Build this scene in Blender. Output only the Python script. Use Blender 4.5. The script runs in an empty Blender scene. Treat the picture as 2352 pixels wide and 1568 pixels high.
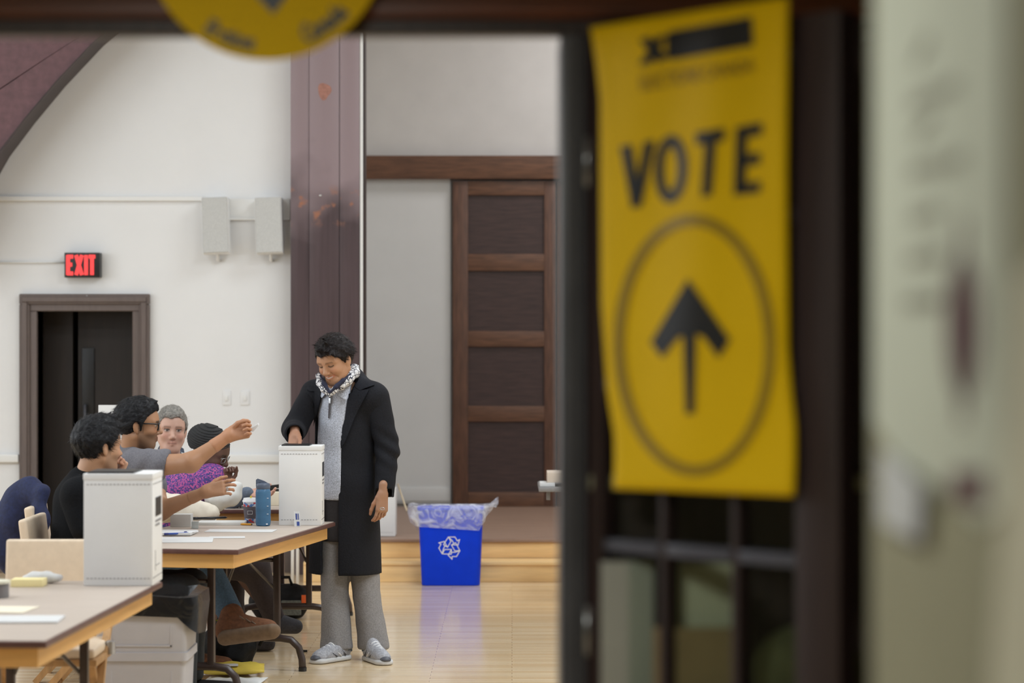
import bpy, bmesh, math, random
import numpy as np
from mathutils import Vector, Matrix
from mathutils.bvhtree import BVHTree
random.seed(7)
S = bpy.context.scene
COL = S.collection
# ------------------------------------------------------------------ camera, light, exposure
FPX, CX, CY, H = 5553.0, 1176.0, 784.0, 1.67      # 85 mm lens on a 2352 x 1568 frame, eye height
cam_d = bpy.data.cameras.new('camera'); cam = bpy.data.objects.new('camera', cam_d); COL.objects.link(cam)
cam.location = (0, 0, H); cam.rotation_euler = (math.pi/2, 0, 0)
cam_d.lens = 85; cam_d.sensor_width = 36; cam_d.clip_start = 0.05; cam_d.clip_end = 100
cam_d.dof.use_dof = True; cam_d.dof.focus_distance = 12.45; cam_d.dof.aperture_fstop = 2.3
S.camera = cam
w = bpy.data.worlds.new('world'); S.world = w; w.use_nodes = True
w.node_tree.nodes['Background'].inputs[0].default_value = (0.75, 0.85, 1.0, 1)
w.node_tree.nodes['Background'].inputs[1].default_value = 0.3
def area(name, loc, size, energy, col=(1, 1, 1), rot=(0, 0, 0)):
    l = bpy.data.lights.new(name, 'AREA'); l.shape = 'RECTANGLE'; l.size, l.size_y = size
    l.energy = energy; l.color = col
    o = bpy.data.objects.new(name, l); COL.objects.link(o); o.location = loc; o.rotation_euler = rot
    return o
for i, (x, y, e) in enumerate([(-4.3, 7.0, 105), (1.4, 7.0, 190), (-4.3, 10.8, 75), (1.4, 10.8, 165), (-4.3, 14.6, 28), (1.4, 14.6, 95)]):
    area('hall_lamp_light', (x, y, 5.3), (2.2, 1.6), e, (0.865, 0.945, 1.0))
for y in (6.9, 10.3, 13.7):
    area('window_daylight', (-6.85, y, 2.7), (2.0, 2.6), 70, (0.90, 0.96, 1.0), (0, -math.pi/2, 0))
area('corridor_lamp_light', (-0.75, 2.5, 2.62), (0.6, 0.6), 25, (0.95, 0.97, 0.90))
area('stage_lamp_light', (1.6, 18.9, 5.2), (1.6, 1.0), 85, (0.97, 0.97, 1.0))
vs = S.view_settings
vs.view_transform = 'Standard'; vs.look = 'None'; vs.exposure = 0.0; vs.gamma = 1.0; vs.use_curve_mapping = False

# ------------------------------------------------------------------ helpers: materials
def lin(c):
    c = c/255.0
    return c/12.92 if c <= 0.04045 else ((c+0.055)/1.055)**2.4
def rgb(r, g, b, k=1.0): return (lin(r)*k, lin(g)*k, lin(b)*k, 1)
MATS = {}
def mat(name, c, rough=0.6, var=0.06, scale=25.0, stretch=(1, 1, 1), bump=0.0, metal=0.0, spec=0.5, coat=0.0, sheen=0.0, detail=3.0, c2=None, bscale=None):
    """procedural material: noise between two tones of one colour, optional bump"""
    m = bpy.data.materials.new(name); m.use_nodes = True; MATS[name] = m
    nt = m.node_tree; N = nt.nodes; L = nt.links; b = N['Principled BSDF']
    b.inputs['Roughness'].default_value = rough; b.inputs['Metallic'].default_value = metal
    b.inputs['Specular IOR Level'].default_value = spec; b.inputs['Coat Weight'].default_value = coat
    b.inputs['Coat Roughness'].default_value = 0.12
    b.inputs['Sheen Weight'].default_value = sheen
    tc = N.new('ShaderNodeTexCoord'); mp = N.new('ShaderNodeMapping'); mp.inputs['Scale'].default_value = stretch
    L.new(tc.outputs['Object'], mp.inputs['Vector'])
    no = N.new('ShaderNodeTexNoise'); no.inputs['Scale'].default_value = scale; no.inputs['Detail'].default_value = detail
    L.new(mp.outputs[0], no.inputs['Vector'])
    cr = N.new('ShaderNodeValToRGB'); cr.color_ramp.elements[0].position = 0.3; cr.color_ramp.elements[1].position = 0.7
    if c2 is None:
        cr.color_ramp.elements[0].color = tuple(v*(1-var) for v in c[:3]) + (1,)
        cr.color_ramp.elements[1].color = tuple(min(1, v*(1+var)) for v in c[:3]) + (1,)
    else:
        cr.color_ramp.elements[0].color = c; cr.color_ramp.elements[1].color = c2
    L.new(no.outputs['Fac'], cr.inputs[0]); L.new(cr.outputs[0], b.inputs['Base Color'])
    if bump:
        bn = no
        if bscale:
            bn = N.new('ShaderNodeTexNoise'); bn.inputs['Scale'].default_value = bscale; L.new(mp.outputs[0], bn.inputs['Vector'])
        bu = N.new('ShaderNodeBump'); bu.inputs['Strength'].default_value = bump; bu.inputs['Distance'].default_value = 0.01
        L.new(bn.outputs['Fac'], bu.inputs['Height']); L.new(bu.outputs[0], b.inputs['Normal'])
    return m
def attr_mat(name, rough=0.5, sub=0.0, bump=0.15, bscale=120, sheen=0.0):
    m = bpy.data.materials.new(name); m.use_nodes = True; MATS[name] = m
    nt = m.node_tree; N = nt.nodes; L = nt.links; b = N['Principled BSDF']
    a = N.new('ShaderNodeAttribute'); a.attribute_name = 'Col'; L.new(a.outputs['Color'], b.inputs['Base Color'])
    b.inputs['Roughness'].default_value = rough; b.inputs['Sheen Weight'].default_value = sheen
    tc = N.new('ShaderNodeTexCoord'); no = N.new('ShaderNodeTexNoise'); no.inputs['Scale'].default_value = bscale
    L.new(tc.outputs['Object'], no.inputs['Vector'])
    bu = N.new('ShaderNodeBump'); bu.inputs['Strength'].default_value = bump; bu.inputs['Distance'].default_value = 0.004
    L.new(no.outputs['Fac'], bu.inputs['Height']); L.new(bu.outputs[0], b.inputs['Normal'])
    return m
# ------------------------------------------------------------------ helpers: geometry
def W(px, py, d): return np.array([(px-CX)*d/FPX, d, H-(py-CY)*d/FPX])
def dfl(py): return H*FPX/(py-CY)                    # depth of a point on the floor
def dtab(py): return (H-0.74)*FPX/(py-CY)            # depth of a point on a table top
def link(o, parent=None):
    COL.objects.link(o)
    if parent: o.parent = parent
    return o
def mesh_obj(name, V, F, m=None, parent=None, smooth=False, col=None):
    me = bpy.data.meshes.new(name)
    me.from_pydata([tuple(map(float, v)) for v in V], [], [tuple(map(int, f)) for f in F]); me.update()
    if m: me.materials.append(m)
    if smooth: me.polygons.foreach_set('use_smooth', [True]*len(me.polygons))
    if col is not None:
        ca = me.color_attributes.new('Col', 'FLOAT_COLOR', 'POINT')
        a = np.ones((len(V), 4), np.float32); a[:, :3] = col; ca.data.foreach_set('color', a.ravel())
    return link(bpy.data.objects.new(name, me), parent)
def bm_obj(name, bm, m=None, parent=None, smooth=False):
    bmesh.ops.recalc_face_normals(bm, faces=bm.faces)
    me = bpy.data.meshes.new(name); bm.to_mesh(me); bm.free()
    if m: me.materials.append(m)
    if smooth:
        me.polygons.foreach_set('use_smooth', [True]*len(me.polygons))
        me.set_sharp_from_angle(angle=math.radians(40))
    return link(bpy.data.objects.new(name, me), parent)
def bbox(bm, x0, x1, y0, y1, z0, z1, bev=0.0, seg=1):
    vs_ = [bm.verts.new((x, y, z)) for x in (x0, x1) for y in (y0, y1) for z in (z0, z1)]
    fs = [bm.faces.new([vs_[i] for i in q]) for q in ((0, 1, 3, 2), (4, 6, 7, 5), (0, 4, 5, 1), (2, 3, 7, 6), (0, 2, 6, 4), (1, 5, 7, 3))]
    if bev > 0:
        es = {e for f in fs for e in f.edges}
        bmesh.ops.bevel(bm, geom=list(es), offset=bev, segments=seg, affect='EDGES', profile=0.6)
def box(name, x0, x1, y0, y1, z0, z1, m, parent=None, bev=0.0, seg=2, smooth=True):
    bm = bmesh.new(); bbox(bm, min(x0, x1), max(x0, x1), min(y0, y1), max(y0, y1), min(z0, z1), max(z0, z1), bev, seg)
    return bm_obj(name, bm, m, parent, smooth and bev > 0)
def boxes(name, lst, m, parent=None, bev=0.0):
    bm = bmesh.new()
    for b in lst: bbox(bm, *b, bev)
    return bm_obj(name, bm, m, parent)
def empty(name, loc=(0, 0, 0), rz=0.0):
    o = bpy.data.objects.new(name, None); COL.objects.link(o); o.location = loc; o.rotation_euler = (0, 0, rz); return o
def tag(o, label=None, cat=None, group=None, kind=None):
    if label: o['label'] = label
    if cat: o['category'] = cat
    if group: o['group'] = group
    if kind: o['kind'] = kind
    return o
def struct(o): o['kind'] = 'structure'; return o
def tube_vf(path, rads, n=8, square=False, cap=True):
    path = [np.array(p, float) for p in path]; V = []; Fc = []
    if np.isscalar(rads): rads = [rads]*len(path)
    up0 = None
    for i, p in enumerate(path):
        t = path[min(i+1, len(path)-1)]-path[max(i-1, 0)]; t = t/np.linalg.norm(t)
        if up0 is None:
            up0 = np.array([0, 0, 1.0]) if abs(t[2]) < 0.9 else np.array([0, 1.0, 0])
        a = np.cross(t, up0); a /= np.linalg.norm(a); b = np.cross(a, t); up0 = b
        for k in range(n):
            an = 2*math.pi*(k+(0.5 if square else 0))/n
            V.append(p+rads[i]*(math.cos(an)*a+math.sin(an)*b))
    for i in range(len(path)-1):
        for k in range(n):
            Fc.append((i*n+k, i*n+(k+1) % n, (i+1)*n+(k+1) % n, (i+1)*n+k))
    if cap: Fc.append(tuple(range(n-1, -1, -1))); Fc.append(tuple((len(path)-1)*n+k for k in range(n)))
    return V, Fc
def tube(name, path, rads, m, parent=None, n=8, square=False):
    V, Fc = tube_vf(path, rads, 4 if square else n, square)
    o = mesh_obj(name, V, Fc, m, parent, smooth=not square); return o
def lathe(name, prof, m, parent=None, n=32, center=(0, 0, 0), sx=1.0, sy=1.0):
    V = []; Fc = []
    for r, z in prof:
        for k in range(n):
            a = 2*math.pi*k/n; V.append((center[0]+r*math.cos(a)*sx, center[1]+r*math.sin(a)*sy, center[2]+z))
    for i in range(len(prof)-1):
        for k in range(n): Fc.append((i*n+k, i*n+(k+1) % n, (i+1)*n+(k+1) % n, (i+1)*n+k))
    Fc.append(tuple(range(n-1, -1, -1))); Fc.append(tuple((len(prof)-1)*n+k for k in range(n)))
    o = mesh_obj(name, V, Fc, m, parent, smooth=True); o.data.set_sharp_from_angle(angle=math.radians(45)); return o
def prism(name, pts, off, m, parent=None):
    """flat polygon (3-D points in order) extruded along vector off"""
    n = len(pts); off = np.array(off, float); V = [np.array(p, float) for p in pts]; V += [p+off for p in V]
    Fc = [tuple(range(n)), tuple(range(2*n-1, n-1, -1))]+[(i, i+n, (i+1) % n+n, (i+1) % n) for i in range(n)]
    bm = bmesh.new(); vv = [bm.verts.new(v) for v in V]
    for f in Fc: bm.faces.new([vv[i] for i in f])
    bmesh.ops.triangulate(bm, faces=[f for f in bm.faces if len(f.verts) > 4])
    return bm_obj(name, bm, m, parent)
def text_vf(s, bold=0.0):
    c = bpy.data.curves.new('t', 'FONT'); c.body = s; c.offset = bold; c.align_x = 'CENTER'
    o = bpy.data.objects.new('t', c); COL.objects.link(o); bpy.context.view_layer.update()
    me = bpy.data.meshes.new_from_object(o.evaluated_get(bpy.context.evaluated_depsgraph_get()))
    V = np.array([v.co[:] for v in me.vertices]); Fc = [tuple(p.vertices) for p in me.polygons]
    bpy.data.objects.remove(o); bpy.data.curves.remove(c); bpy.data.meshes.remove(me)
    return V, Fc
def copy_tree(o, parent=None):
    c = o.copy(); COL.objects.link(c); c.parent = parent
    for ch in [x for x in bpy.data.objects if x.parent == o]: copy_tree(ch, c)
    return c
# ------------------------------------------------------------------ helpers: soft shapes (distance field + surface nets)
def fnoise(X, Y, Z, f, s=0.0):
    a = np.sin(X*f*1.0+1.7*np.sin(Y*f*0.7+s)+s)+np.sin(Y*f*1.13+1.5*np.sin(Z*f*0.6+2*s)+1.3*s)+np.sin(Z*f*0.91+1.6*np.sin(X*f*0.8+s)+0.7*s)
    return a/3.0
class Field:
    def __init__(s, lo, hi, h):
        s.h = h; s.lo = np.array(lo, float); n = np.ceil((np.array(hi, float)-s.lo)/h).astype(int)+1
        s.ax = [s.lo[i]+h*np.arange(n[i]) for i in range(3)]; s.D = np.full(tuple(n), 1.0, np.float32)
    def _sl(s, lo, hi):
        sl = []
        for i in range(3):
            a = int(np.clip((lo[i]-s.lo[i])/s.h, 0, len(s.ax[i])-1)); b = int(np.clip((hi[i]-s.lo[i])/s.h+2, 1, len(s.ax[i])))
            sl.append(slice(a, max(b, a+1)))
        return tuple(sl)
    def _mix(s, sl, d, k, sub):
        D = s.D[sl]
        if sub:
            d = -d; hh = np.clip(0.5-0.5*(D-d)/k, 0, 1); s.D[sl] = D*(1-hh)+d*hh+k*hh*(1-hh)
        else:
            hh = np.clip(0.5+0.5*(D-d)/k, 0, 1); s.D[sl] = D*(1-hh)+d*hh-k*hh*(1-hh)
    def cap(s, a, b, ra, rb, k=0.01, sub=False, flat=None, fac=1.0):
        a = np.array(a, float); b = np.array(b, float); r = max(ra, rb)+k+2*s.h
        sl = s._sl(np.minimum(a, b)-r, np.maximum(a, b)+r)
        X, Y, Z = np.meshgrid(s.ax[0][sl[0]], s.ax[1][sl[1]], s.ax[2][sl[2]], indexing='ij')
        px, py, pz = X-a[0], Y-a[1], Z-a[2]; ba = b-a; L2 = max(ba.dot(ba), 1e-9)
        t = np.clip((px*ba[0]+py*ba[1]+pz*ba[2])/L2, 0, 1)
        qx, qy, qz = px-t*ba[0], py-t*ba[1], pz-t*ba[2]
        if flat is not None:
            f = np.array(flat, float); f /= np.linalg.norm(f); c = (qx*f[0]+qy*f[1]+qz*f[2])*(fac-1)
            qx, qy, qz = qx+c*f[0], qy+c*f[1], qz+c*f[2]
        s._mix(sl, np.sqrt(qx*qx+qy*qy+qz*qz)-(ra+(rb-ra)*t), k, sub); return s
    def chain(s, pts, rads, k=0.01, **kw):
        for i in range(len(pts)-1): s.cap(pts[i], pts[i+1], rads[i], rads[i+1], k, **kw)
        return s
    def ell(s, c, r, k=0.01, sub=False, R=None):
        c = np.array(c, float); r = np.array(r, float); m = r.max()+k+2*s.h
        sl = s._sl(c-m, c+m)
        X, Y, Z = np.meshgrid(s.ax[0][sl[0]]-c[0], s.ax[1][sl[1]]-c[1], s.ax[2][sl[2]]-c[2], indexing='ij')
        if R is not None:
            X, Y, Z = (R[0, 0]*X+R[1, 0]*Y+R[2, 0]*Z, R[0, 1]*X+R[1, 1]*Y+R[2, 1]*Z, R[0, 2]*X+R[1, 2]*Y+R[2, 2]*Z)
        k0 = np.sqrt((X/r[0])**2+(Y/r[1])**2+(Z/r[2])**2); k1 = np.sqrt((X/r[0]**2)**2+(Y/r[1]**2)**2+(Z/r[2]**2)**2)+1e-9
        s._mix(sl, k0*(k0-1)/k1, k, sub); return s
    def op(s, fn):
        X, Y, Z = np.meshgrid(*s.ax, indexing='ij'); s.D = fn(X, Y, Z, s.D).astype(np.float32); return s
    def mesh(s, relax=1):
        D = s.D; h = s.h; n = np.array(D.shape)
        for i in range(3):                                  # close at the borders
            sl = [slice(None)]*3
            for e in (0, -1): sl[i] = e; D[tuple(sl)] = np.maximum(D[tuple(sl)], 0.3*h)
        ins = D < 0; C = n-1; acc = np.zeros(tuple(C)+(3,), np.float32); cnt = np.zeros(tuple(C), np.int32)
        def cs(o): return D[o[0]:o[0]+C[0], o[1]:o[1]+C[1], o[2]:o[2]+C[2]]
        for ax in range(3):
            for u in (0, 1):
                for v in (0, 1):
                    a = [0, 0, 0]; o = [i for i in range(3) if i != ax]; a[o[0]] = u; a[o[1]] = v; b = list(a); b[ax] = 1
                    A, B = cs(a), cs(b); m = (A < 0) != (B < 0); t = A[m]/(A[m]-B[m])
                    p = np.zeros((len(t), 3), np.float32); p[:] = a; p[:, ax] = t; acc[m] += p; cnt[m] += 1
        act = cnt > 0; idx = np.full(tuple(C), -1, np.int64); idx[act] = np.arange(act.sum())
        ijk = np.argwhere(act); V = s.lo+(ijk+acc[act]/cnt[act][:, None])*h; Fq = []
        for ax in range(3):
            o = [i for i in range(3) if i != ax]
            sa = [slice(1, -1)]*3; sb = [slice(1, -1)]*3; sa[ax] = slice(0, -1); sb[ax] = slice(1, None)
            A, B = ins[tuple(sa)], ins[tuple(sb)]
            e = np.argwhere(A != B); pos = A[A != B]
            if len(e) == 0: continue
            base = e.copy(); base[:, o[0]] += 1; base[:, o[1]] += 1
            def g(du, dv):
                q = base.copy(); q[:, o[0]] += du; q[:, o[1]] += dv; return idx[q[:, 0], q[:, 1], q[:, 2]]
            q = np.stack([g(-1, -1), g(0, -1), g(0, 0), g(-1, 0)], 1)
            flip = pos if ax != 1 else ~pos
            q[~flip] = q[~flip][:, ::-1]; Fq.append(q)
        Fq = np.concatenate(Fq) if Fq else np.zeros((0, 4), int)
        for _ in range(relax):
            sm = np.zeros_like(V); c = np.zeros(len(V))
            for a, b in ((0, 1), (1, 2), (2, 3), (3, 0)):
                np.add.at(sm, Fq[:, a], V[Fq[:, b]]); np.add.at(sm, Fq[:, b], V[Fq[:, a]])
                np.add.at(c, Fq[:, a], 1); np.add.at(c, Fq[:, b], 1)
            V = 0.5*V+0.5*sm/np.maximum(c, 1)[:, None]
        return V, Fq
def joinvf(lst):
    V = []; Fc = []; Cc = []; n = 0
    for v, f, c in lst:
        V.append(v); Fc += [tuple(int(i)+n for i in q) for q in f]; n += len(v)
        c = np.array(c, float); Cc.append(np.tile(c, (len(v), 1)) if c.ndim == 1 else c)
    return np.concatenate(V), Fc, np.concatenate(Cc)
def nrm(v): v = np.array(v, float); return v/np.linalg.norm(v)
def frame(fwd, roll=0.0):
    f = nrm(fwd); l = nrm(np.cross((0, 0, 1.0), f)); u = np.cross(f, l)
    c, s_ = math.cos(roll), math.sin(roll); return np.stack([f, c*l+s_*u, c*u-s_*l], 1)
def fit_decal(name, poly, bvh, m, parent=None, off=0.006, thick=0.004, cuts=3):
    """a thin sheet with the given outline (pixels) lying on a surface; each point gets the depth of the surface under it"""
    bm = bmesh.new(); vv = [bm.verts.new((p[0], p[1], 0)) for p in poly]; bm.faces.new(vv)
    bmesh.ops.triangulate(bm, faces=bm.faces[:])
    for _ in range(cuts): bmesh.ops.subdivide_edges(bm, edges=[e for e in bm.edges if e.calc_length() > 6], cuts=1); bmesh.ops.triangulate(bm, faces=bm.faces[:])
    last = None; o = Vector((0, 0, H)); miss = []
    for v in bm.verts:
        d = Vector(W(v.co.x, v.co.y, 1.0))-o; d.normalize(); hit = bvh.ray_cast(o, d)
        if hit[0] is None: miss.append((v, d)); continue
        last = hit[3]; v.co = o+d*(hit[3]-off)
    hits = [(v.co.copy()) for v in bm.verts if all(v is not q[0] for q in miss)]
    for v, d in miss:
        n_ = min(hits, key=lambda c: ((c-o).normalized()-d).length) if hits else o+d*12.6
        v.co = o+d*((n_-o).length)
    bmesh.ops.recalc_face_normals(bm, faces=bm.faces)
    r = bmesh.ops.extrude_face_region(bm, geom=bm.faces[:])
    for g in r['geom']:
        if isinstance(g, bmesh.types.BMVert): g.co += (g.co-o).normalized()*thick
    return bm_obj(name, bm, m, parent, smooth=True)
def bvh_of(V, F): return BVHTree.FromPolygons([tuple(v) for v in V], [tuple(map(int, f)) for f in F])
# ------------------------------------------------------------------ materials
m_wall = mat('white_paint', (0.80, 0.80, 0.805, 1), 0.6, 0.015, 3)
m_trimw = mat('white_gloss_paint', (0.82, 0.82, 0.81, 1), 0.4, 0.01, 3)
m_stagewall = mat('grey_dimmed_stage_paint', (0.57, 0.55, 0.525, 1), 0.7, 0.03, 4)  # greyer paint, with the stage's dimmer light also put into its colour
m_panelwall = mat('pale_grey_partition', (0.62, 0.62, 0.605, 1), 0.6, 0.02, 3)
m_ceil = mat('ceiling_paint', (0.55, 0.53, 0.50, 1), 0.8, 0.03, 3)
m_base = mat('brown_grey_baseboard', rgb(112, 100, 94), 0.5, 0.08, 6)
m_corr = mat('pale_green_wall_paint', rgb(148, 145, 122), 0.7, 0.04, 4)
m_dark = mat('dark_stained_wood', rgb(58, 46, 44), 0.45, 0.25, 7, (6, 6, 0.5), bump=0.05)
m_darkh = mat('dark_header_wood', rgb(98, 50, 22), 0.4, 0.35, 7, (0.5, 6, 6), bump=0.05)
m_doorb = mat('black_brown_door_paint', rgb(86, 86, 92), 0.35, 0.12, 10)
m_frame = mat('brown_painted_door_frame', rgb(104, 92, 88), 0.45, 0.08, 10, (4, 4, 0.6))
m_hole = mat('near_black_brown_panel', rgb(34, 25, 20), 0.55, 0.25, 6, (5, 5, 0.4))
m_slide = mat('walnut_door_wood', rgb(98, 66, 46), 0.5, 0.35, 9, (0.6, 5, 6), bump=0.06, detail=6)
m_slidev = mat('walnut_stile_wood', rgb(92, 62, 46), 0.5, 0.35, 9, (6, 5, 0.6), bump=0.06, detail=6)
m_slidep = mat('walnut_panel_wood', rgb(62, 44, 40), 0.5, 0.3, 9, (0.6, 5, 6), bump=0.06, detail=6)
m_riser = mat('honey_oak_riser', rgb(246, 206, 148), 0.35, 0.12, 5, (0.5, 6, 6), detail=5)
m_stagefl = mat('brown_stage_boards', rgb(150, 122, 104), 0.45, 0.14, 8, (0.4, 8, 8))
def column_mat():
    m = mat('worn_brown_post_painted_sheen', rgb(82, 68, 71), 0.34, 0.15, 5, (6, 6, 0.35), bump=0.03, detail=5)
    nt = m.node_tree; N = nt.nodes; L = nt.links; b = N['Principled BSDF']
    src = b.inputs['Base Color'].links[0].from_socket
    tc = N.new('ShaderNodeTexCoord'); sp = N.new('ShaderNodeSeparateXYZ'); L.new(tc.outputs['Object'], sp.inputs[0])
    no = N.new('ShaderNodeTexNoise'); no.inputs['Scale'].default_value = 9; no.inputs['Detail'].default_value = 4; L.new(tc.outputs['Object'], no.inputs['Vector'])
    r = N.new('ShaderNodeMapRange'); r.inputs[1].default_value = 0.56; r.inputs[2].default_value = 0.66; L.new(no.outputs['Fac'], r.inputs[0])
    zz = N.new('ShaderNodeMath'); zz.operation = 'SUBTRACT'; zz.inputs[1].default_value = 2.64; L.new(sp.outputs['Z'], zz.inputs[0])
    ab = N.new('ShaderNodeMath'); ab.operation = 'ABSOLUTE'; L.new(zz.outputs[0], ab.inputs[0])
    r2 = N.new('ShaderNodeMapRange'); r2.inputs[1].default_value = 0.16; r2.inputs[2].default_value = 0.04; L.new(ab.outputs[0], r2.inputs[0])
    mu = N.new('ShaderNodeMath'); mu.operation = 'MULTIPLY'; L.new(r.outputs[0], mu.inputs[0]); L.new(r2.outputs[0], mu.inputs[1])
    # paler upper half: glossy sheen painted into the post's colour, with an uneven edge
    n3 = N.new('ShaderNodeTexNoise'); n3.inputs['Scale'].default_value = 3; L.new(tc.outputs['Object'], n3.inputs['Vector'])
    a3 = N.new('ShaderNodeMath'); a3.operation = 'ADD'; L.new(sp.outputs['Z'], a3.inputs[0]); L.new(n3.outputs['Fac'], a3.inputs[1])
    r3 = N.new('ShaderNodeMapRange'); r3.inputs[1].default_value = 2.95; r3.inputs[2].default_value = 3.5; L.new(a3.outputs[0], r3.inputs[0])
    m3 = N.new('ShaderNodeMixRGB'); m3.inputs[2].default_value = rgb(146, 128, 132); L.new(r3.outputs[0], m3.inputs[0]); L.new(src, m3.inputs[1])
    mx = N.new('ShaderNodeMixRGB'); mx.inputs[2].default_value = rgb(168, 112, 84); L.new(mu.outputs[0], mx.inputs[0]); L.new(m3.outputs[0], mx.inputs[1])
    L.new(mx.outputs[0], b.inputs['Base Color']); return m
m_post = column_mat()
def floor_mat():
    m = bpy.data.materials.new('maple_strip_floor'); m.use_nodes = True; nt = m.node_tree; N = nt.nodes; L = nt.links; b = N['Principled BSDF']
    tc = N.new('ShaderNodeTexCoord'); br = N.new('ShaderNodeTexBrick'); L.new(tc.outputs['Object'], br.inputs['Vector'])
    br.inputs['Scale'].default_value = 1.0; br.inputs['Brick Width'].default_value = 1.1; br.inputs['Row Height'].default_value = 0.057
    br.inputs['Mortar Size'].default_value = 0.0012; br.offset = 0.37
    br.inputs['Color1'].default_value = rgb(240, 216, 178); br.inputs['Color2'].default_value = rgb(228, 198, 154); br.inputs['Mortar'].default_value = rgb(172, 130, 88)
    mp = N.new('ShaderNodeMapping'); mp.inputs['Scale'].default_value = (0.5, 9, 1); L.new(tc.outputs['Object'], mp.inputs[0])
    no = N.new('ShaderNodeTexNoise'); no.inputs['Scale'].default_value = 5; no.inputs['Detail'].default_value = 6; L.new(mp.outputs[0], no.inputs['Vector'])
    hs = N.new('ShaderNodeMapRange'); hs.inputs[3].default_value = 0.82; hs.inputs[4].default_value = 1.15; L.new(no.outputs['Fac'], hs.inputs[0])
    mx = N.new('ShaderNodeMixRGB'); mx.blend_type = 'MULTIPLY'; mx.inputs[0].default_value = 1.0; L.new(br.outputs['Color'], mx.inputs[1]); L.new(hs.outputs[0], mx.inputs[2])
    L.new(mx.outputs[0], b.inputs['Base Color'])
    b.inputs['Roughness'].default_value = 0.24; b.inputs['Coat Weight'].default_value = 0.5; b.inputs['Coat Roughness'].default_value = 0.09
    n2 = N.new('ShaderNodeTexNoise'); n2.inputs['Scale'].default_value = 3; L.new(mp.outputs[0], n2.inputs['Vector'])
    bu = N.new('ShaderNodeBump'); bu.inputs['Strength'].default_value = 0.06; bu.inputs['Distance'].default_value = 0.01; L.new(n2.outputs['Fac'], bu.inputs['Height']); L.new(bu.outputs[0], b.inputs['Normal'])
    return m
m_floor = floor_mat()
def glass_mat():
    m = bpy.data.materials.new('window_glass'); m.use_nodes = True; nt = m.node_tree; N = nt.nodes; L = nt.links
    N.remove(N['Principled BSDF']); out = N['Material Output']
    t = N.new('ShaderNodeBsdfTransparent'); t.inputs[0].default_value = (0.93, 0.96, 0.94, 1); g = N.new('ShaderNodeBsdfGlossy'); g.inputs['Roughness'].default_value = 0.02
    f = N.new('ShaderNodeFresnel'); f.inputs[0].default_value = 1.5; mx = N.new('ShaderNodeMixShader')
    ge = N.new('ShaderNodeNewGeometry'); iv = N.new('ShaderNodeMath'); iv.operation = 'SUBTRACT'; iv.inputs[0].default_value = 1.0; L.new(ge.outputs['Backfacing'], iv.inputs[1])
    ml_ = N.new('ShaderNodeMath'); ml_.operation = 'MULTIPLY'; L.new(f.outputs[0], ml_.inputs[0]); L.new(iv.outputs[0], ml_.inputs[1])   # outer face only: no false total reflection inside the thin pane
    L.new(ml_.outputs[0], mx.inputs[0]); L.new(t.outputs[0], mx.inputs[1]); L.new(g.outputs[0], mx.inputs[2]); L.new(mx.outputs[0], out.inputs[0]); return m
m_glass = glass_mat()
m_yel = mat('yellow_sign_film', (0.90, 0.57, 0.001, 1), 0.55, 0.03, 6, spec=0.15)
m_ink = mat('black_sign_ink', (0.016, 0.015, 0.016, 1), 0.4, 0.1, 20)
m_ring = mat('brown_sign_ink', (0.38, 0.24, 0.008, 1), 0.4, 0.05, 20)
m_steel = mat('galvanised_metal', rgb(170, 170, 172), 0.3, 0.1, 20, metal=0.8)
m_black = mat('black_plastic', (0.012, 0.012, 0.013, 1), 0.4, 0.15, 30)
m_greyp = mat('grey_speaker_cloth', rgb(196, 196, 194), 0.9, 0.08, 160, bump=0.2)

# ------------------------------------------------------------------ the hall
YB = 17.5
floor = struct(box('floor', -7, 5.5, -1.6, 21.0, -0.1, 0, m_floor))
sB = FPX/YB
def bx(px, y=YB): return (px-CX)*y/FPX
def bz(py, y=YB): return H-(py-CY)*y/FPX
dx0, dx1, dzt = bx(83), bx(318), bz(703)
wall_back = struct(boxes('wall_back', [(-7, dx0, YB, YB+0.25, 0, 6), (dx1, -1.07, YB, YB+0.25, 0, 6), (dx0, dx1, YB, YB+0.25, dzt, 6)], m_wall))
struct(boxes('wall_left', [(-7.2, -7, 4.4, 5.9, 0, 6), (-7.2, -7, 7.9, 9.3, 0, 6), (-7.2, -7, 11.3, 12.7, 0, 6), (-7.2, -7, 14.7, 21, 0, 6)] +
       [(-7.2, -7, y, y+2, 0, 1.3) for y in (5.9, 9.3, 12.7)]+[(-7.2, -7, y, y+2, 4.0, 6) for y in (5.9, 9.3, 12.7)], m_wall))
struct(box('wall_right', 5.5, 5.7, 4.4, 21, 0, 6, m_wall))
struct(box('ceiling', -7.2, 5.7, 4.4, 21.2, 6, 6.2, m_ceil))
for i, (xa, xb) in enumerate(((-7, dx0-0.12), (dx1+0.12, -1.6))):
    struct(box('baseboard_back', xa, xb, YB-0.03, YB, 0, 0.16, m_base, bev=0.006))
    t = struct(box('trim_1', xa, xb, YB-0.035, YB, bz(1062), bz(1042), m_trimw, bev=0.012, seg=3))
struct(boxes('trim_2', [(-7, bx(466), YB-0.03, YB, bz(462), bz(451)), (bx(466), bx(667), YB-0.02, YB, bz(501), bz(456)), (bx(466), bx(667), YB-0.032, YB, bz(506), bz(500))], m_trimw, bev=0.004))
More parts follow.
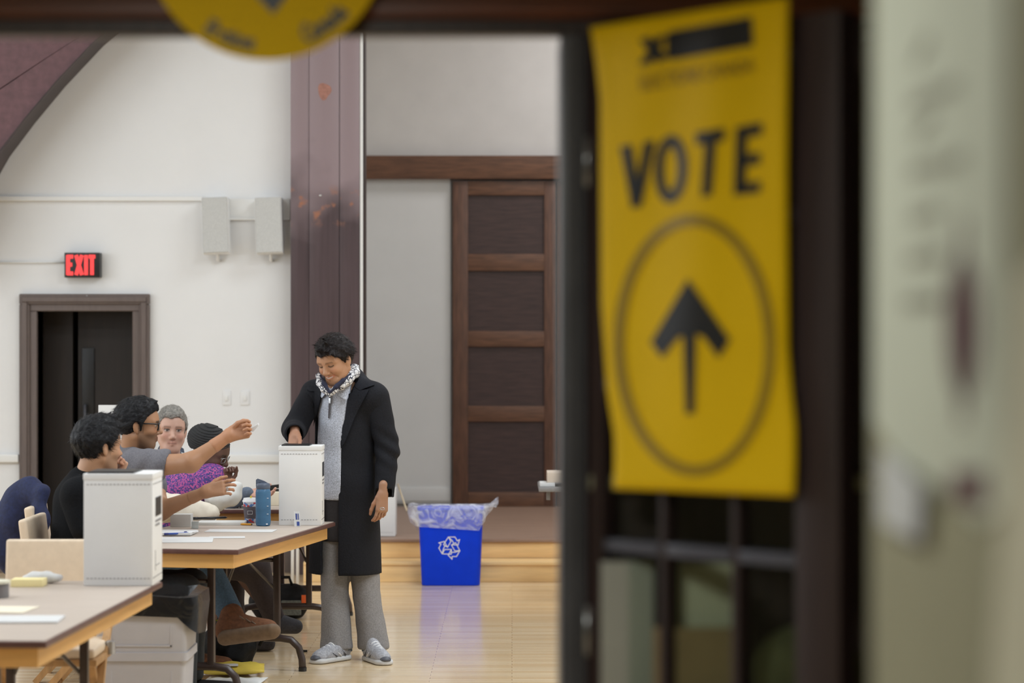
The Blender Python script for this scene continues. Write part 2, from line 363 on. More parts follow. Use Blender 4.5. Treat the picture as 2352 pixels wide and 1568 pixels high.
# far door with its moulded frame, and the dark lobby behind it
door = struct(empty('door_1', (0, 0, 0)))
fx0, fx1, fzt = bx(47), bx(345), bz(675)
for a, b_, off in ((0.0, 0.075, 0.05), (0.02, 0.06, 0.065), (0.07, 0.125, 0.03)):
    boxes('door_frame', [(fx0+a, fx0+b_, YB-off, YB+0.02, 0, fzt-b_), (fx1-b_, fx1-a, YB-off, YB+0.02, 0, fzt-b_), (fx0+a, fx1-a, YB-off, YB+0.02, fzt-b_, fzt-a)], m_frame, door, bev=0.006)
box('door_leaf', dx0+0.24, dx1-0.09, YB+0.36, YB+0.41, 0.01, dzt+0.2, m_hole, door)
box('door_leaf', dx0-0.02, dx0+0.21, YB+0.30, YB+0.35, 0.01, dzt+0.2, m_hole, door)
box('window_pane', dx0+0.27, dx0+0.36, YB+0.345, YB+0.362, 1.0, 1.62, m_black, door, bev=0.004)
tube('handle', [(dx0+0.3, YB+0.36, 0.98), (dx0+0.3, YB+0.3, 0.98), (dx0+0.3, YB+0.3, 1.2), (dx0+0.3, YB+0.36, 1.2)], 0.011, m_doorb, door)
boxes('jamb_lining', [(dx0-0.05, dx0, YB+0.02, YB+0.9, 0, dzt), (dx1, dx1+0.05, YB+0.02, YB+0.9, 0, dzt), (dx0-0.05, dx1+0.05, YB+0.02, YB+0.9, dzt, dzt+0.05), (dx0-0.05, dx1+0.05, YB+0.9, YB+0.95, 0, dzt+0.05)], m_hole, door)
box('jamb_stop', dx1-0.05, dx1, YB+0.12, YB+0.2, 0, dzt, m_frame, door, bev=0.004)
lathe('screw', [(0.006, 0), (0.006, 0.004), (0.002, 0.006)], m_steel, door, 10, (bx(203), YB-0.06, bz(680)))
# exit sign
ex = empty('exit_sign', (bx(194), YB, bz(638)))
tag(ex, 'black exit sign with glowing red letters above the dark doorway', 'sign')
cx_ = bx(194); hw = (bx(235)-bx(154))/2; hh = bz(581)-bz(638)
box('housing', -hw, hw, -0.10, 0, 0, hh, m_black, ex, bev=0.006)
m_red = mat('lit_red_letters', (0.8, 0.05, 0.05, 1), 0.5, 0.1, 30); bs = m_red.node_tree.nodes['Principled BSDF']
bs.inputs['Emission Color'].default_value = (1.0, 0.055, 0.06, 1); bs.inputs['Emission Strength'].default_value = 0.62
def seg(x0, z0, x1, z1, w_): 
    d = np.array([x1-x0, z1-z0]); n = np.array([-d[1], d[0]])/np.linalg.norm(d)*w_/2
    return [(x0+n[0], z0+n[1]), (x1+n[0], z1+n[1]), (x1-n[0], z1-n[1]), (x0-n[0], z0-n[1])]
LET = {'E': [(0.12, 0, 0.12, 1), (0, 0.92, 0.9, 0.92), (0, 0.52, 0.75, 0.52), (0, 0.08, 0.9, 0.08)], 'X': [(0.1, 0, 0.9, 1), (0.1, 1, 0.9, 0)], 'I': [(0.5, 0, 0.5, 1)], 'T': [(0.5, 0, 0.5, 0.95), (0, 0.92, 1, 0.92)]}
lx = -hw+0.022; lw = (2*hw-0.04)/3.7
for ch, wd in (('E', 1), ('X', 1.1), ('I', 0.55), ('T', 1)):
    bm = bmesh.new()
    for n_, (a, b_, c_, d_) in enumerate(LET[ch]):
        ww = lw*wd*0.82; q = seg(lx+a*ww, 0.018+b_*(hh-0.036), lx+c_*ww, 0.018+d_*(hh-0.036), 0.028)
        v = [bm.verts.new((x, -0.103-0.0004*n_, z)) for x, z in q]+[bm.verts.new((x, -0.098, z)) for x, z in q]
        bm.faces.new(v[:4]); [bm.faces.new((v[i], v[(i+1) % 4], v[4+(i+1) % 4], v[4+i])) for i in range(4)]
    bm_obj('letter', bm, m_red, ex); lx += lw*wd
tube('conduit', [(bx(-30)-cx_, -0.012, hh*0.62), (-hw+0.01, -0.012, hh*0.62)], 0.007, m_trimw, ex)
# wall speakers
for n_, (xa, xb, lab) in enumerate(((473, 533, 'grey cloth wall speaker further from the brown post'), (594, 655, 'grey cloth wall speaker right beside the brown post'))):
    sp = empty('wall_speaker', (bx((xa+xb)/2), YB, bz(587))); tag(sp, lab, 'speaker', 'pair of grey wall speakers')
    sw = (bx(xb)-bx(xa))/2; sh = bz(458)-bz(587)
    bm = bmesh.new(); bbox(bm, -sw, sw, -0.17, -0.05, 0, sh, 0.008, 2); o = bm_obj('cabinet', bm, m_trimw, sp); o.rotation_euler = (math.radians(-4), math.radians(-2.2), 0)
    bm = bmesh.new(); bbox(bm, -sw+0.004, sw-0.004, -0.178, -0.165, 0.004, sh-0.004, 0.004, 1); g = bm_obj('grille', bm, m_greyp, sp); g.rotation_euler = (math.radians(-4), math.radians(-2.2), 0)
    tube('bracket', [(0, -0.09, 0.03), (0, -0.06, -0.035), (0, 0, -0.035)], 0.012, m_trimw, sp)
# switch plates
for xa, xb, lab in ((512, 530, 'white light switch plate nearer the dark doorway'), (553, 573, 'white light switch plate nearer the brown post')):
    p_ = empty('light_switch', (bx((xa+xb)/2), YB, bz(930))); tag(p_, lab, 'switch', 'pair of switch plates')
    sw = (bx(xb)-bx(xa))/2; sh = bz(897)-bz(930)
    box('plate', -sw, sw, -0.008, 0, 0, sh, m_wall, p_, bev=0.003); box('toggle', -sw*0.35, sw*0.35, -0.016, -0.006, sh*0.3, sh*0.7, m_trimw, p_, bev=0.002)
# curved roof rib, upper left
rib = empty('roof_arch', W(-40, 300, 17.0)); tag(rib, 'curved dark red-brown timber roof arch crossing the upper left corner', 'beam')
m_arch = mat('red_brown_arch_timber', rgb(98, 66, 70), 0.4, 0.2, 6, (3, 3, 3), detail=5)
m_archd = mat('dark_arch_edge', rgb(52, 38, 36), 0.5, 0.2, 6)
base = np.array(rib.location)
low = [(-140, 640), (-70, 475), (0, 352), (60, 272), (130, 188), (220, 92), (330, -5), (470, -100), (640, -180)]
mid = [(-330, 560), (-230, 400), (-120, 285), (0, 203), (80, 150), (165, 95), (290, 10), (420, -70), (600, -150)]
out = [(-520, 420), (-400, 250), (-280, 120), (-150, 20), (-60, -30), (30, -80), (160, -130), (320, -170), (560, -230)]
def band(A, B, da, db, y0, y1, m, nm):
    n = len(A); V = [W(*p, y0)-base for p in A]+[W(*p, y0)-base for p in B]; V += [v+np.array([0, y1-y0, 0]) for v in V]; Fc = []
    for i in range(n-1):
        Fc += [(i, i+1, n+i+1, n+i), (2*n+i, 3*n+i, 3*n+i+1, 2*n+i+1), (i, 2*n+i, 2*n+i+1, i+1), (n+i, n+i+1, 3*n+i+1, 3*n+i)]
    Fc += [(0, n, 3*n, 2*n), (n-1, 3*n-1, 4*n-1, 2*n-1)]
    return mesh_obj(nm, V, Fc, m, rib)
low_in = [(a[0]*0.96+b[0]*0.04, a[1]*0.96+b[1]*0.04) for a, b in zip(low, mid)]
mid_in = [(b[0]*0.975+a[0]*0.025, b[1]*0.975+a[1]*0.025) for a, b in zip(low, mid)]
band(low, low_in, 0, 0, 16.97, 17.3, m_archd, 'edge_strip'); band(low_in, mid_in, 0, 0, 17.0, 17.3, m_arch, 'lamination')
mid2 = [(b[0]*0.985+a[0]*0.015, b[1]*0.985+a[1]*0.015) for a, b in zip(out, mid)]
band(mid_in, mid, 0, 0, 17.03, 17.3, m_archd, 'joint_strip'); band(mid, out, 0, 0, 17.0, 17.3, m_arch, 'lamination')
# post at the stage corner
post = empty('stage_post', (bx(746, 17.3), 17.3, 0)); tag(post, 'tall dark brown timber post with worn orange patches beside the stage', 'post')
ox = bx(746, 17.3)
for xa, xb, dy, mm in ((667, 710, 0.012, m_post), (710.6, 779, 0, m_post), (780.2, 826, 0.004, m_post), (826.4, 833, 0.012, m_trimw), (833, 838, 0.05, m_dark)):
    box('board' if mm is m_post else 'edge_strip', bx(xa, 17.3)-ox, bx(xb, 17.3)-ox, dy, 0.195, 0, 6, mm, post, bev=0.003)
lathe('nail', [(0.009, 0), (0.009, 0.006), (0.001, 0.01)], m_trimw, post, 10, (bx(736, 17.3)-ox, -0.004, bz(450, 17.3)))
m_knot = mat('bare_orange_wood', rgb(160, 112, 98), 0.5, 0.2, 40)
pts = []
for a in range(14):
    t = a/14*2*math.pi; r = 0.048*(1+0.12*math.sin(3*t+1)); pts.append((bx(745, 17.3)-ox+r*math.cos(t), -0.0012, bz(208, 17.3)+r*1.15*math.sin(t)-0.012*(math.sin(t) < -0.8)))
prism('bare_patch', pts, (0, 0.004, 0), m_knot, post)
# stage: two honey coloured risers, boards, back wall
st = empty('stage', (-1.45, 16.8, 0)); tag(st, 'low wooden stage with honey oak risers and brown boards', 'stage')
def sbx(nm, x0, x1, y0, y1, z0, z1, m, bev=0.004): return box(nm, x0+1.45, x1+1.45, y0-16.8, y1-16.8, z0, z1, m, st, bev=bev)
sbx('riser', -1.45, 5.4, 16.8, 16.84, 0, 0.115, m_riser); sbx('tread', -1.45, 5.4, 16.785, 17.1, 0.115, 0.14, m_riser, 0.01)
sbx('riser', -1.45, 5.4, 17.1, 17.14, 0.14, 0.25, m_riser); sbx('nosing', -1.45, 5.4, 17.08, 17.16, 0.25, 0.275, m_stagefl, 0.008)
y = 17.16
while y < 20.42: sbx('board', -1.04, 5.4, y, y+0.112, 0.2, 0.274+0.0006*random.random(), m_stagefl, 0.002); y += 0.114
sbx('side_board', -1.45, -1.41, 16.84, 17.1, 0, 0.115, m_riser)
YS = 20.55
struct(box('wall_stage', -1.6, 5.5, YS, YS+0.2, 0.2, 6, m_stagewall))
struct(boxes('wall_wing', [(-1.45, -1.3, 17.76, YS, 0.2, 6)], m_stagewall))
struct(box('trim_3', bx(838, YS)-0.1, bx(1035, YS), YS-0.05, YS, bz(1160, YS)+0.02, bz(413, YS), m_panelwall))
struct(box('baseboard_stage', bx(838, YS)-0.1, bx(1035, YS), YS-0.062, YS-0.05, bz(1155, YS)+0.02, bz(1118, YS), m_panelwall, bev=0.004))
struct(box('trim_4', bx(838, YS)-0.2, 4.5, YS-0.14, YS, bz(413, YS), bz(360, YS), m_slide, bev=0.006))
rows = ((448, 583), (622, 760), (796, 932), (968, 1130))
w0, w1, p0, p1 = bx(1040, YS-0.1), bx(1277, YS-0.1), bx(1075, YS-0.1), bx(1250, YS-0.1)
for k in range(4):
    dr = struct(empty('door_2', (w0+k*(w1-w0+0.015), YS-0.1, 0.276))); zb, ztop = 0.0, bz(416, YS-0.1)-0.276
    W_ = w1-w0
    box('stile', 0, p0-w0, 0, 0.05, zb, ztop, m_slidev, dr, bev=0.004); box('stile', p1-w0, W_, 0, 0.05, zb, ztop, m_slidev, dr, bev=0.004)
    zs = [ztop]+[v for a, b_ in rows for v in (bz(a, YS-0.1)-0.276, bz(b_, YS-0.1)-0.276)]+[0]
    for i in range(0, len(zs), 2): box('rail', p0-w0, p1-w0, 0.001, 0.05, zs[i+1], zs[i], m_slide, dr, bev=0.004)
    for i in range(1, len(zs)-1, 2): box('panel', p0-w0, p1-w0, 0.024, 0.045, zs[i+1], zs[i], m_slidep, dr)

# ------------------------------------------------------------------ the near doorway and the corridor the camera stands in
YD = 4.4
struct(boxes('wall_front', [(-7, -1.15, YD, YD+0.2, 0, 6), (0.134, 5.5, YD, YD+0.2, 0, 6), (-1.15, 0.134, YD, YD+0.2, 2.42, 6)], m_dark))
struct(boxes('wall_corridor', [(0.36, 1.6, -1.6, 2.42, 0, 2.7)], m_corr))
struct(boxes('wall_corridor_left', [(-1.9, -1.75, -1.6, YD, 0, 2.7)], m_corr))
struct(boxes('wall_corridor_end', [(-1.9, 1.75, -1.75, -1.6, 0, 2.7)], m_corr))
struct(boxes('wall_recess', [(1.6, 1.75, -1.6, YD, 0, 2.7)], m_dark))
struct(box('ceiling_corridor', -1.9, 1.75, -1.75, YD, 2.7, 2.8, m_ceil))
hd = struct(empty('trim_5', (0, YD, 2.224)))
for z0, z1, y0 in ((0, 0.03, -0.02), (0.03, 0.062, -0.035), (0.062, 0.30, -0.03), (0.30, 0.34, -0.05)):
    box('header_moulding', -1.75, 1.6, y0, 0.025, z0, z1, m_darkh if z0 > 0.02 else m_dark, hd, bev=0.005)
jb = struct(empty('trim_6', (0.0864, YD, 0)))
box('jamb', 0, 0.0475, -0.02, 0.2, 0, 2.224, m_doorb, jb, bev=0.004); box('door_stop', 0.012, 0.03, -0.03, -0.015, 0, 2.224, m_doorb, jb)
struct(box('trim_7', -1.15, -1.09, YD-0.02, YD+0.2, 0, 2.224, m_doorb))
# glazed door leaf, hinged on the jamb and swung towards the camera
LH = np.array([0.1365, 4.385, 0.0]); LU = np.array([0.6897, -0.724, 0.0]); LN = np.array([-0.724, -0.6897, 0.0])   # LN faces the camera
leaf = struct(empty('door_3', LH)); leaf.rotation_euler = (0, 0, math.atan2(LU[1], LU[0]))
m_stile = mat('dark_brown_door_wood', rgb(58, 44, 44), 0.42, 0.2, 7, (6, 6, 0.5))
m_munt = mat('bluish_lit_muntin', rgb(92, 92, 104), 0.35, 0.1, 10)  # horizontal bars only: bluish light on dark wood put into the colour
LT = 0.045                       # local y runs away from the camera: +y = -LN
us = [(0.037, 0.172), (0.189, 0.340), (0.357, 0.486)]
zs = [0.26, 0.43, 0.72, 1.01, 1.303, 1.593, 1.883, 2.173]
box('stile', 0, 0.037, 0, LT, 0.01, 2.215, m_stile, leaf, bev=0.003); box('stile', 0.486, 0.58, 0, LT, 0.01, 2.215, m_stile, leaf, bev=0.003)
box('rail', 0.037, 0.486, 0, LT, 0.01, 0.27, m_stile, leaf, bev=0.003); box('rail', 0.037, 0.486, 0, LT, 2.165, 2.215, m_stile, leaf, bev=0.003)
for a, b_ in ((0.172, 0.189), (0.340, 0.357)): box('muntin', a, b_, 0.006, LT-0.006, 0.27, 2.165, m_stile, leaf, bev=0.003)
for z in zs[1:-1]:
    for a, b_ in us: box('muntin', a, b_, 0.004, LT-0.006, z-0.011, z+0.011, m_munt, leaf, bev=0.003)
edges = [0.27]+zs[1:-1]+[2.165]
for i in range(len(edges)-1):
    for a, b_ in us: box('pane', a, b_, 0.02, 0.024, edges[i]+(0.011 if i else 0), edges[i+1]-(0.011 if i < len(edges)-2 else 0), m_glass, leaf)
tube('door_handle', [(0.535, 0.0, 1.02), (0.535, -0.05, 1.02), (0.44, -0.055, 1.015)], [0.012, 0.011, 0.009], m_steel, leaf)
for z in (0.3, 1.1, 1.95): tube('hinge', [(0.0, 0.0, z), (0.0, 0.0, z+0.09)], 0.008, m_steel, leaf)
# things kept behind the open leaf, seen through its lower panes
m_foam = mat('pale_grey_board', rgb(176, 176, 168), 0.7, 0.05, 5); m_card = mat('tan_cardboard', rgb(150, 128, 92), 0.8, 0.08, 12); m_olive = mat('olive_cloth', rgb(84, 84, 52), 0.9, 0.2, 30, bump=0.3)
o = tag(box('foam_board', 0.16, 0.255, 4.34, 4.352, 0.0, 1.275, m_foam, bev=0.002), 'pale grey board leaning behind the open glazed door, nearest its hinges', 'board')
o = tag(box('cream_board', 0.29, 0.40, 4.30, 4.312, 0.0, 1.275, mat('cream_green_board', rgb(196, 196, 170), 0.7, 0.04, 5), bev=0.002), 'cream board standing behind the middle panes of the open glazed door', 'board')
o = tag(box('cardboard_sheet', 0.25, 0.40, 4.27, 4.276, 0.0, 1.165, m_card), 'tan cardboard sheet leaning in front of the cream board behind the glazed door', 'cardboard')
f = Field((0.38, 4.0, -0.02), (0.66, 4.36, 1.26), 0.012); f.cap((0.5, 4.22, 0.15), (0.52, 4.24, 1.08), 0.11, 0.09, 0.03).op(lambda X, Y, Z, D: np.maximum(D+0.012*fnoise(X, Y, Z, 40), -Z))
V, Fc = f.mesh(); tag(mesh_obj('cloth_bag', V, Fc, m_olive, smooth=True), 'olive green cloth bag standing in the corner behind the glazed door', 'bag')
struct(box('trim_8', 0.14, 1.6, YD-0.025, YD, 1.40, 1.43, m_corr, bev=0.006))
# hanging yellow arrow sign on the leaf (pixel outline -> point on the leaf's plane)
def lp(px, py, off=0.0):
    o_ = LH+LN*off; r = np.array([(px-CX)/FPX, 1.0, -(py-CY)/FPX]); t = (o_-np.array([0, 0, H])).dot(LN)/r.dot(LN); return np.array([0, 0, H])+r*t
def curl(py): return 0.012+0.012*math.sin((py-60)/1080*math.pi*1.5)
sg = empty('vote_sign', lp(1600, 1130, 0.02)); sb_ = np.array(sg.location)
tag(sg, 'yellow hanging sign reading VOTE with a black up arrow on glazed door', 'sign')
Lp = [(-60, 1352), (60, 1355), (140, 1368), (230, 1378), (450, 1379), (700, 1381), (900, 1395), (1000, 1411), (1060, 1412), (1122, 1409)]
Rp = [(-120, 1814), (-5, 1812), (200, 1810), (400, 1808), (800, 1811), (900, 1819), (980, 1828), (1060, 1828), (1140, 1825), (1141, 1825)]
NU, NV = 24, 60; V = []; Fc = []
def signpt(u, v, off=0.0):                # u 0..1 across, v 0..1 down
    yl = 62+v*(1122-62); yr = -8+v*(1140+8); xl = np.interp(yl, [a for a, _ in Lp], [b for _, b in Lp]); xr = np.interp(yr, [a for a, _ in Rp], [b for _, b in Rp])
    sag = 10*math.sin(math.pi*u)*(v-0.5)*2*0.6
    wave = -0.0035*math.sin(u*7+v*1.5)*(1-abs(2*v-1)**4)+0.003*math.sin(u*15+4+v*5)*(1-v)
    return lp(xl+(xr-xl)*u, yl+(yr-yl)*u+sag*0, 0.022+wave+off)
def mkgrid(fn, off, th):
    V = []; Fc = []
    for s_ in (0, 1):
        for j in range(NV+1):
            for i in range(NU+1): V.append(fn(i/NU, j/NV, off-(th if s_ else 0))-sb_)
    n = (NU+1)*(NV+1); k = NU+1
    for j in range(NV):
        for i in range(NU):
            a = j*k+i; Fc += [(a, a+k, a+k+1, a+1), (n+a, n+a+1, n+a+k+1, n+a+k)]
    for i in range(NU): Fc += [(i, i+1, n+i+1, n+i), (NV*k+i, n+NV*k+i, n+NV*k+i+1, NV*k+i+1)]
    for j in range(NV): Fc += [(j*k, n+j*k, n+j*k+k, j*k+k), (j*k+NU, j*k+k+NU, n+j*k+k+NU, n+j*k+NU)]
    return V, Fc
V, Fc = mkgrid(signpt, 0.0, 0.0015); mesh_obj('film', V, Fc, m_yel, sg, smooth=True)
# print: outlines are given in the sign's own (u, v); pixel picks converted once by inverting the grid
def uv_of(px, py):
    u, v = 0.5, 0.5
    for _ in range(12):
        yl = 62+v*1060; yr = -8+v*1148; xl = np.interp(yl, [a for a, _ in Lp], [b for _, b in Lp]); xr = np.interp(yr, [a for a, _ in Rp], [b for _, b in Rp])
        u = (px-xl)/(xr-xl); y = yl+(yr-yl)*u; v += (py-y)/1100
    return u, v
def printed(name, polys, m, off=0.0022):
    bm = bmesh.new()
    for poly in polys:
        f_ = bm.faces.new([bm.verts.new((p[0], p[1], 0)) for p in poly])
    bmesh.ops.triangulate(bm, faces=bm.faces[:])
    for _ in range(4): bmesh.ops.subdivide_edges(bm, edges=[e for e in bm.edges if e.calc_length() > 22], cuts=1); bmesh.ops.triangulate(bm, faces=bm.faces[:])
    for v in bm.verts: u, vv = uv_of(v.co.x, v.co.y); v.co = Vector(signpt(u, vv, off)-sb_)
    return bm_obj(name, bm, m, sg)
printed('logo_bar', [[(1530, 82), (1538, 72), (1726, 38), (1730, 104), (1540, 138), (1530, 128)], [(1468, 92), (1492, 84), (1534, 132), (1512, 146)], [(1466, 150), (1508, 84), (1532, 80), (1494, 148)]], m_ink)
tv, tf = text_vf('ELECTIONS CANADA', 0.02); tv = tv/np.abs(tv[:, 0]).max()
bm = bmesh.new(); vv = [bm.verts.new(signpt(*uv_of(1600+v[0]*132, 172-v[0]*22-(v[1]-0.06)*230), 0.0022)-sb_) for v in tv]
for q in tf: bm.faces.new([vv[i] for i in q])
bm_obj('small_lettering', bm, m_ring, sg)
def strokes(lst, w_):
    r = []
    for (x0, y0, x1, y1) in lst:
        d = np.array([x1-x0, y1-y0], float); n = np.array([-d[1], d[0]])/np.linalg.norm(d)*w_/2
        r.append([(x0+n[0], y0+n[1]), (x1+n[0], y1+n[1]), (x1-n[0], y1-n[1]), (x0-n[0], y0-n[1])])
    return r
printed('letter', [[(1424, 336), (1450, 332), (1463, 412), (1478, 326), (1504, 322), (1472, 474), (1450, 478)]], m_ink)
oo = []; 
for a in range(28):
    t0, t1 = a/28*2*math.pi, (a+1)/28*2*math.pi
    f_ = lambda t, rx, ry: (1540+rx*math.cos(t), 388+ry*math.sin(t)-0.12*rx*math.cos(t))
    oo.append([f_(t0, 38, 78), f_(t1, 38, 78), f_(t1, 16, 50), f_(t0, 16, 50)])
printed('letter', oo, m_ink)
printed('letter', [[(1597, 305), (1664, 294), (1664, 322), (1597, 333)], [(1618, 325), (1644, 321), (1634, 448), (1610, 452)]], m_ink)
printed('letter', [[(1690, 292), (1716, 288), (1712, 444), (1684, 449)], [(1700, 290), (1750, 281), (1750, 309), (1700, 318)], [(1700, 357), (1746, 350), (1746, 376), (1700, 383)], [(1700, 423), (1746, 415), (1746, 441), (1700, 448)]], m_ink)
rr = []
for a in range(56):
    t0, t1 = a/56*2*math.pi, (a+1)/56*2*math.pi
    f_ = lambda t, q: (1594+(186-q)*math.cos(t)+8*math.sin(t), 793+(300-q)*math.sin(t)-0.05*(186-q)*math.cos(t))
    rr.append([f_(t0, 0), f_(t1, 0), f_(t1, 25), f_(t0, 25)])
printed('oval_ring', rr, m_ring)
printed('arrow', [[(1579, 640), (1676, 780), (1650, 822), (1613, 772), (1598, 768), (1594, 950), (1574, 950), (1568, 772), (1556, 776), (1520, 822), (1494, 786)]], m_ink)
# round yellow sign hung from the door head
rs = empty('round_sign', W(612, 138, 4.33)); tag(rs, 'round yellow sign with black tick hung on the door head', 'sign')
cz, r_ = np.array([0, 0, 278/FPX*4.33]), 278/FPX*4.33
pts = [(r_*math.cos(a/72*2*math.pi), 0, cz[2]+r_*math.sin(a/72*2*math.pi)) for a in range(72)]
prism('disc', pts, (0, 0.003, 0), m_yel, rs)
k = 4.33/FPX
prism('tick', [((x-612)*k, -0.0012, (138-y)*k) for x, y in ((628, 32), (690, -50), (655, -75), (625, -35), (600, -62), (560, -38))], (0, 0.001, 0), m_ink, rs)
for dg, txt in ((-20.5, 'Elections'), (34, 'Canada')):
    tv, tf = text_vf(txt, 0.04); tv = tv/np.abs(tv[:, 0]).max(); bm = bmesh.new(); vv = []
    for v in tv:
        a = -math.pi/2+math.radians(dg+v[0]*14); rad = r_*0.92-v[1]*0.07
        vv.append(bm.verts.new((rad*math.cos(a), -0.0014, cz[2]+rad*math.sin(a))))
    for q in tf: bm.faces.new([vv[i] for i in q])
    bm_obj('lettering', bm, m_ink, rs)
# poster and loose sheet on the corridor wall at the right edge
def wr(px, py, off=0.0):
    x = 0.36-off; d = x*FPX/(px-CX); return np.array([x, d, H-(py-CY)*d/FPX])
m_poster = mat('pale_poster_paper', rgb(196, 200, 186), 0.6, 0.03, 6); m_maroon = mat('maroon_print', rgb(84, 40, 54), 0.6, 0.1, 20); m_text = mat('faded_grey_print', rgb(138, 136, 124), 0.7, 0.1, 20)
po = empty('poster', wr(2250, 1200)); pb = np.array(po.location)
tag(po, 'large pale poster with maroon oval on the corridor wall', 'poster')
prism('sheet', [wr(x, y, 0.004)-pb for x, y in ((2012, -260), (2312, -360), (2306, 700), (2302, 1165), (2255, 1205), (2160, 1120), (2060, 1052), (2004, 965), (2006, 700))], (0.002, 0, 0), m_poster, po)
prism('oval', [wr(2210+36*math.cos(a/24*2*math.pi), 750+165*math.sin(a/24*2*math.pi), 0.006)-pb for a in range(24)], (0.001, 0, 0), m_maroon, po)
prism('stem', [wr(x, y, 0.006)-pb for x, y in ((2203, 500), (2213, 500), (2215, 970), (2202, 970))], (0.001, 0, 0), m_maroon, po)
prism('print_block', [wr(x, y, 0.006)-pb for x, y in ((2186, 1080), (2262, 1086), (2262, 1160), (2186, 1152))], (0.001, 0, 0), m_maroon, po)
for x0, x1, y0 in ((2100, 2130, 115), (2090, 2195, 215), (2100, 2140, 292), (2090, 2210, 378), (2092, 2150, 490), (2085, 2160, 588), (2075, 2160, 692)):
    prism('text_line', [wr(x, y, 0.006)-pb for x, y in ((x0, y0+(784-y0)*0.04+13), (x1, y0-(784-y0)*0.04+13), (x1, y0-(784-y0)*0.04-13), (x0, y0+(784-y0)*0.04-13))], (0.001, 0, 0), m_text, po)
o = prism('loose_sheet', [wr(x, y, 0.012) for x, y in ((2022, 1035), (2050, 1050), (2115, 1120), (2108, 1245), (2020, 1198))], (0.0015, 0, 0), mat('white_paper', (0.56, 0.57, 0.60, 1), 0.7, 0.02, 10))
tag(o, 'small white loose sheet hanging below the pale poster', 'paper')
o = prism('white_board', [wr(x, y, 0.02) for x, y in ((2338, 640), (2420, 560), (2420, 2300), (2235, 2050), (2275, 1568), (2300, 1180))], (0.012, 0, 0), mat('cream_foam_board', rgb(214, 210, 190), 0.6, 0.03, 5))
tag(o, 'cream board leaning on the corridor wall at the right edge', 'board')
# ------------------------------------------------------------------ tables
m_top = mat('cream_laminate', rgb(188, 174, 162), 0.5, 0.03, 6, (1, 6, 1), spec=0.3)
m_band = mat('dark_brown_edge_band', rgb(96, 66, 60), 0.35, 0.15, 30)
m_apron = mat('pale_maple_apron', rgb(228, 178, 108), 0.45, 0.1, 6, (0.5, 0.5, 8), detail=5)
m_leg = mat('brown_enamel_steel', rgb(62, 50, 46), 0.35, 0.1, 30)
m_brace = mat('grey_steel_brace', rgb(120, 114, 112), 0.3, 0.1, 20, metal=0.7)
def folding_table(nr, fr, width, label, frames, cat='table', grp='wooden folding tables in a row'):
    nr = np.array(nr); fr = np.array(fr); L = np.linalg.norm(fr-nr); u = (fr-nr)/L; right = np.array([u[1], -u[0]])
    c = (nr+fr)/2-right*width/2
    t = empty('folding_table', (c[0], c[1], 0), math.atan2(right[1], right[0])); tag(t, label, cat, grp)
    w_, l_ = width/2, L/2
    box('edge_band', -w_, w_, -l_, l_, 0.716, 0.738, m_band, t, bev=0.007, seg=2)
    box('table_top', -w_+0.008, w_-0.008, -l_+0.008, l_-0.008, 0.73, 0.74, m_top, t, bev=0.001)
    a = 0.035
    for x0, x1, y0, y1 in ((-w_+a, w_-a, -l_+a, -l_+a+0.02), (-w_+a, w_-a, l_-a-0.02, l_-a), (-w_+a, -w_+a+0.02, -l_+a+0.02, l_-a-0.02), (w_-a-0.02, w_-a, -l_+a+0.02, l_-a-0.02)):
        box('apron', x0, x1, y0, y1, 0.652, 0.716, m_apron, t, bev=0.002)
    for fy, sgn in frames:
        y = fy
        for x in (-0.14, 0.14): box('leg', x-0.016, x+0.016, y-0.016, y+0.016, 0.165, 0.70, m_leg, t, bev=0.004)
        path = [(-0.275, y, 0.012), (-0.272, y, 0.06), (-0.255, y, 0.12), (-0.215, y, 0.157), (-0.16, y, 0.165), (0.16, y, 0.165), (0.215, y, 0.157), (0.255, y, 0.12), (0.272, y, 0.06), (0.275, y, 0.012)]
        sk = tube('foot_rail', path, 0.019, m_leg, t, n=10)
        for x in (-0.275, 0.275): lathe('foot_cap', [(0.021, 0), (0.021, 0.02), (0.015, 0.022)], m_black, sk, 12, (x, y, 0))
        tube('cross_bar', [(-0.14, y, 0.56), (0.14, y, 0.56)], 0.010, m_leg, t)
        tube('brace', [(0.0, y+sgn*0.32, 0.69), (0.01, y+sgn*0.18, 0.6), (0.125, y, 0.42)], 0.008, m_brace, t)
        tube('brace', [(0.0, y+sgn*0.32, 0.69), (-0.01, y+sgn*0.18, 0.6), (-0.125, y, 0.42)], 0.008, m_brace, t)
        box('brace_hinge', -0.02, 0.02, y+sgn*0.18-0.02, y+sgn*0.18+0.02, 0.58, 0.64, m_brace, t, bev=0.004)
    return t
def tp(px, py): d = dtab(py); return ((px-CX)*d/FPX, d)
t2n, t2f = tp(548, 1262), tp(771, 1197.5)
t1n, t1f = tp(107, 1472), tp(374, 1334)
L2 = math.dist(t2n, t2f); L1 = math.dist(t1n, t1f)
T1 = folding_table(t1n, t1f, 0.76, 'wooden folding table nearest the camera at the lower left', [(-L1/2+0.3, 1), (L1/2-0.3, -1)])
T2 = folding_table(t2n, t2f, 0.76, 'wooden folding table with the blue bottle and the far ballot box', [(-L2/2+0.36, 1), (L2/2-0.26, -1)])
T3 = folding_table((-0.93, 13.38), (-0.88, 15.1), 0.75, 'wooden folding table furthest back, partly hidden behind the blue bottle', [(-0.5, 1), (0.5, -1)])
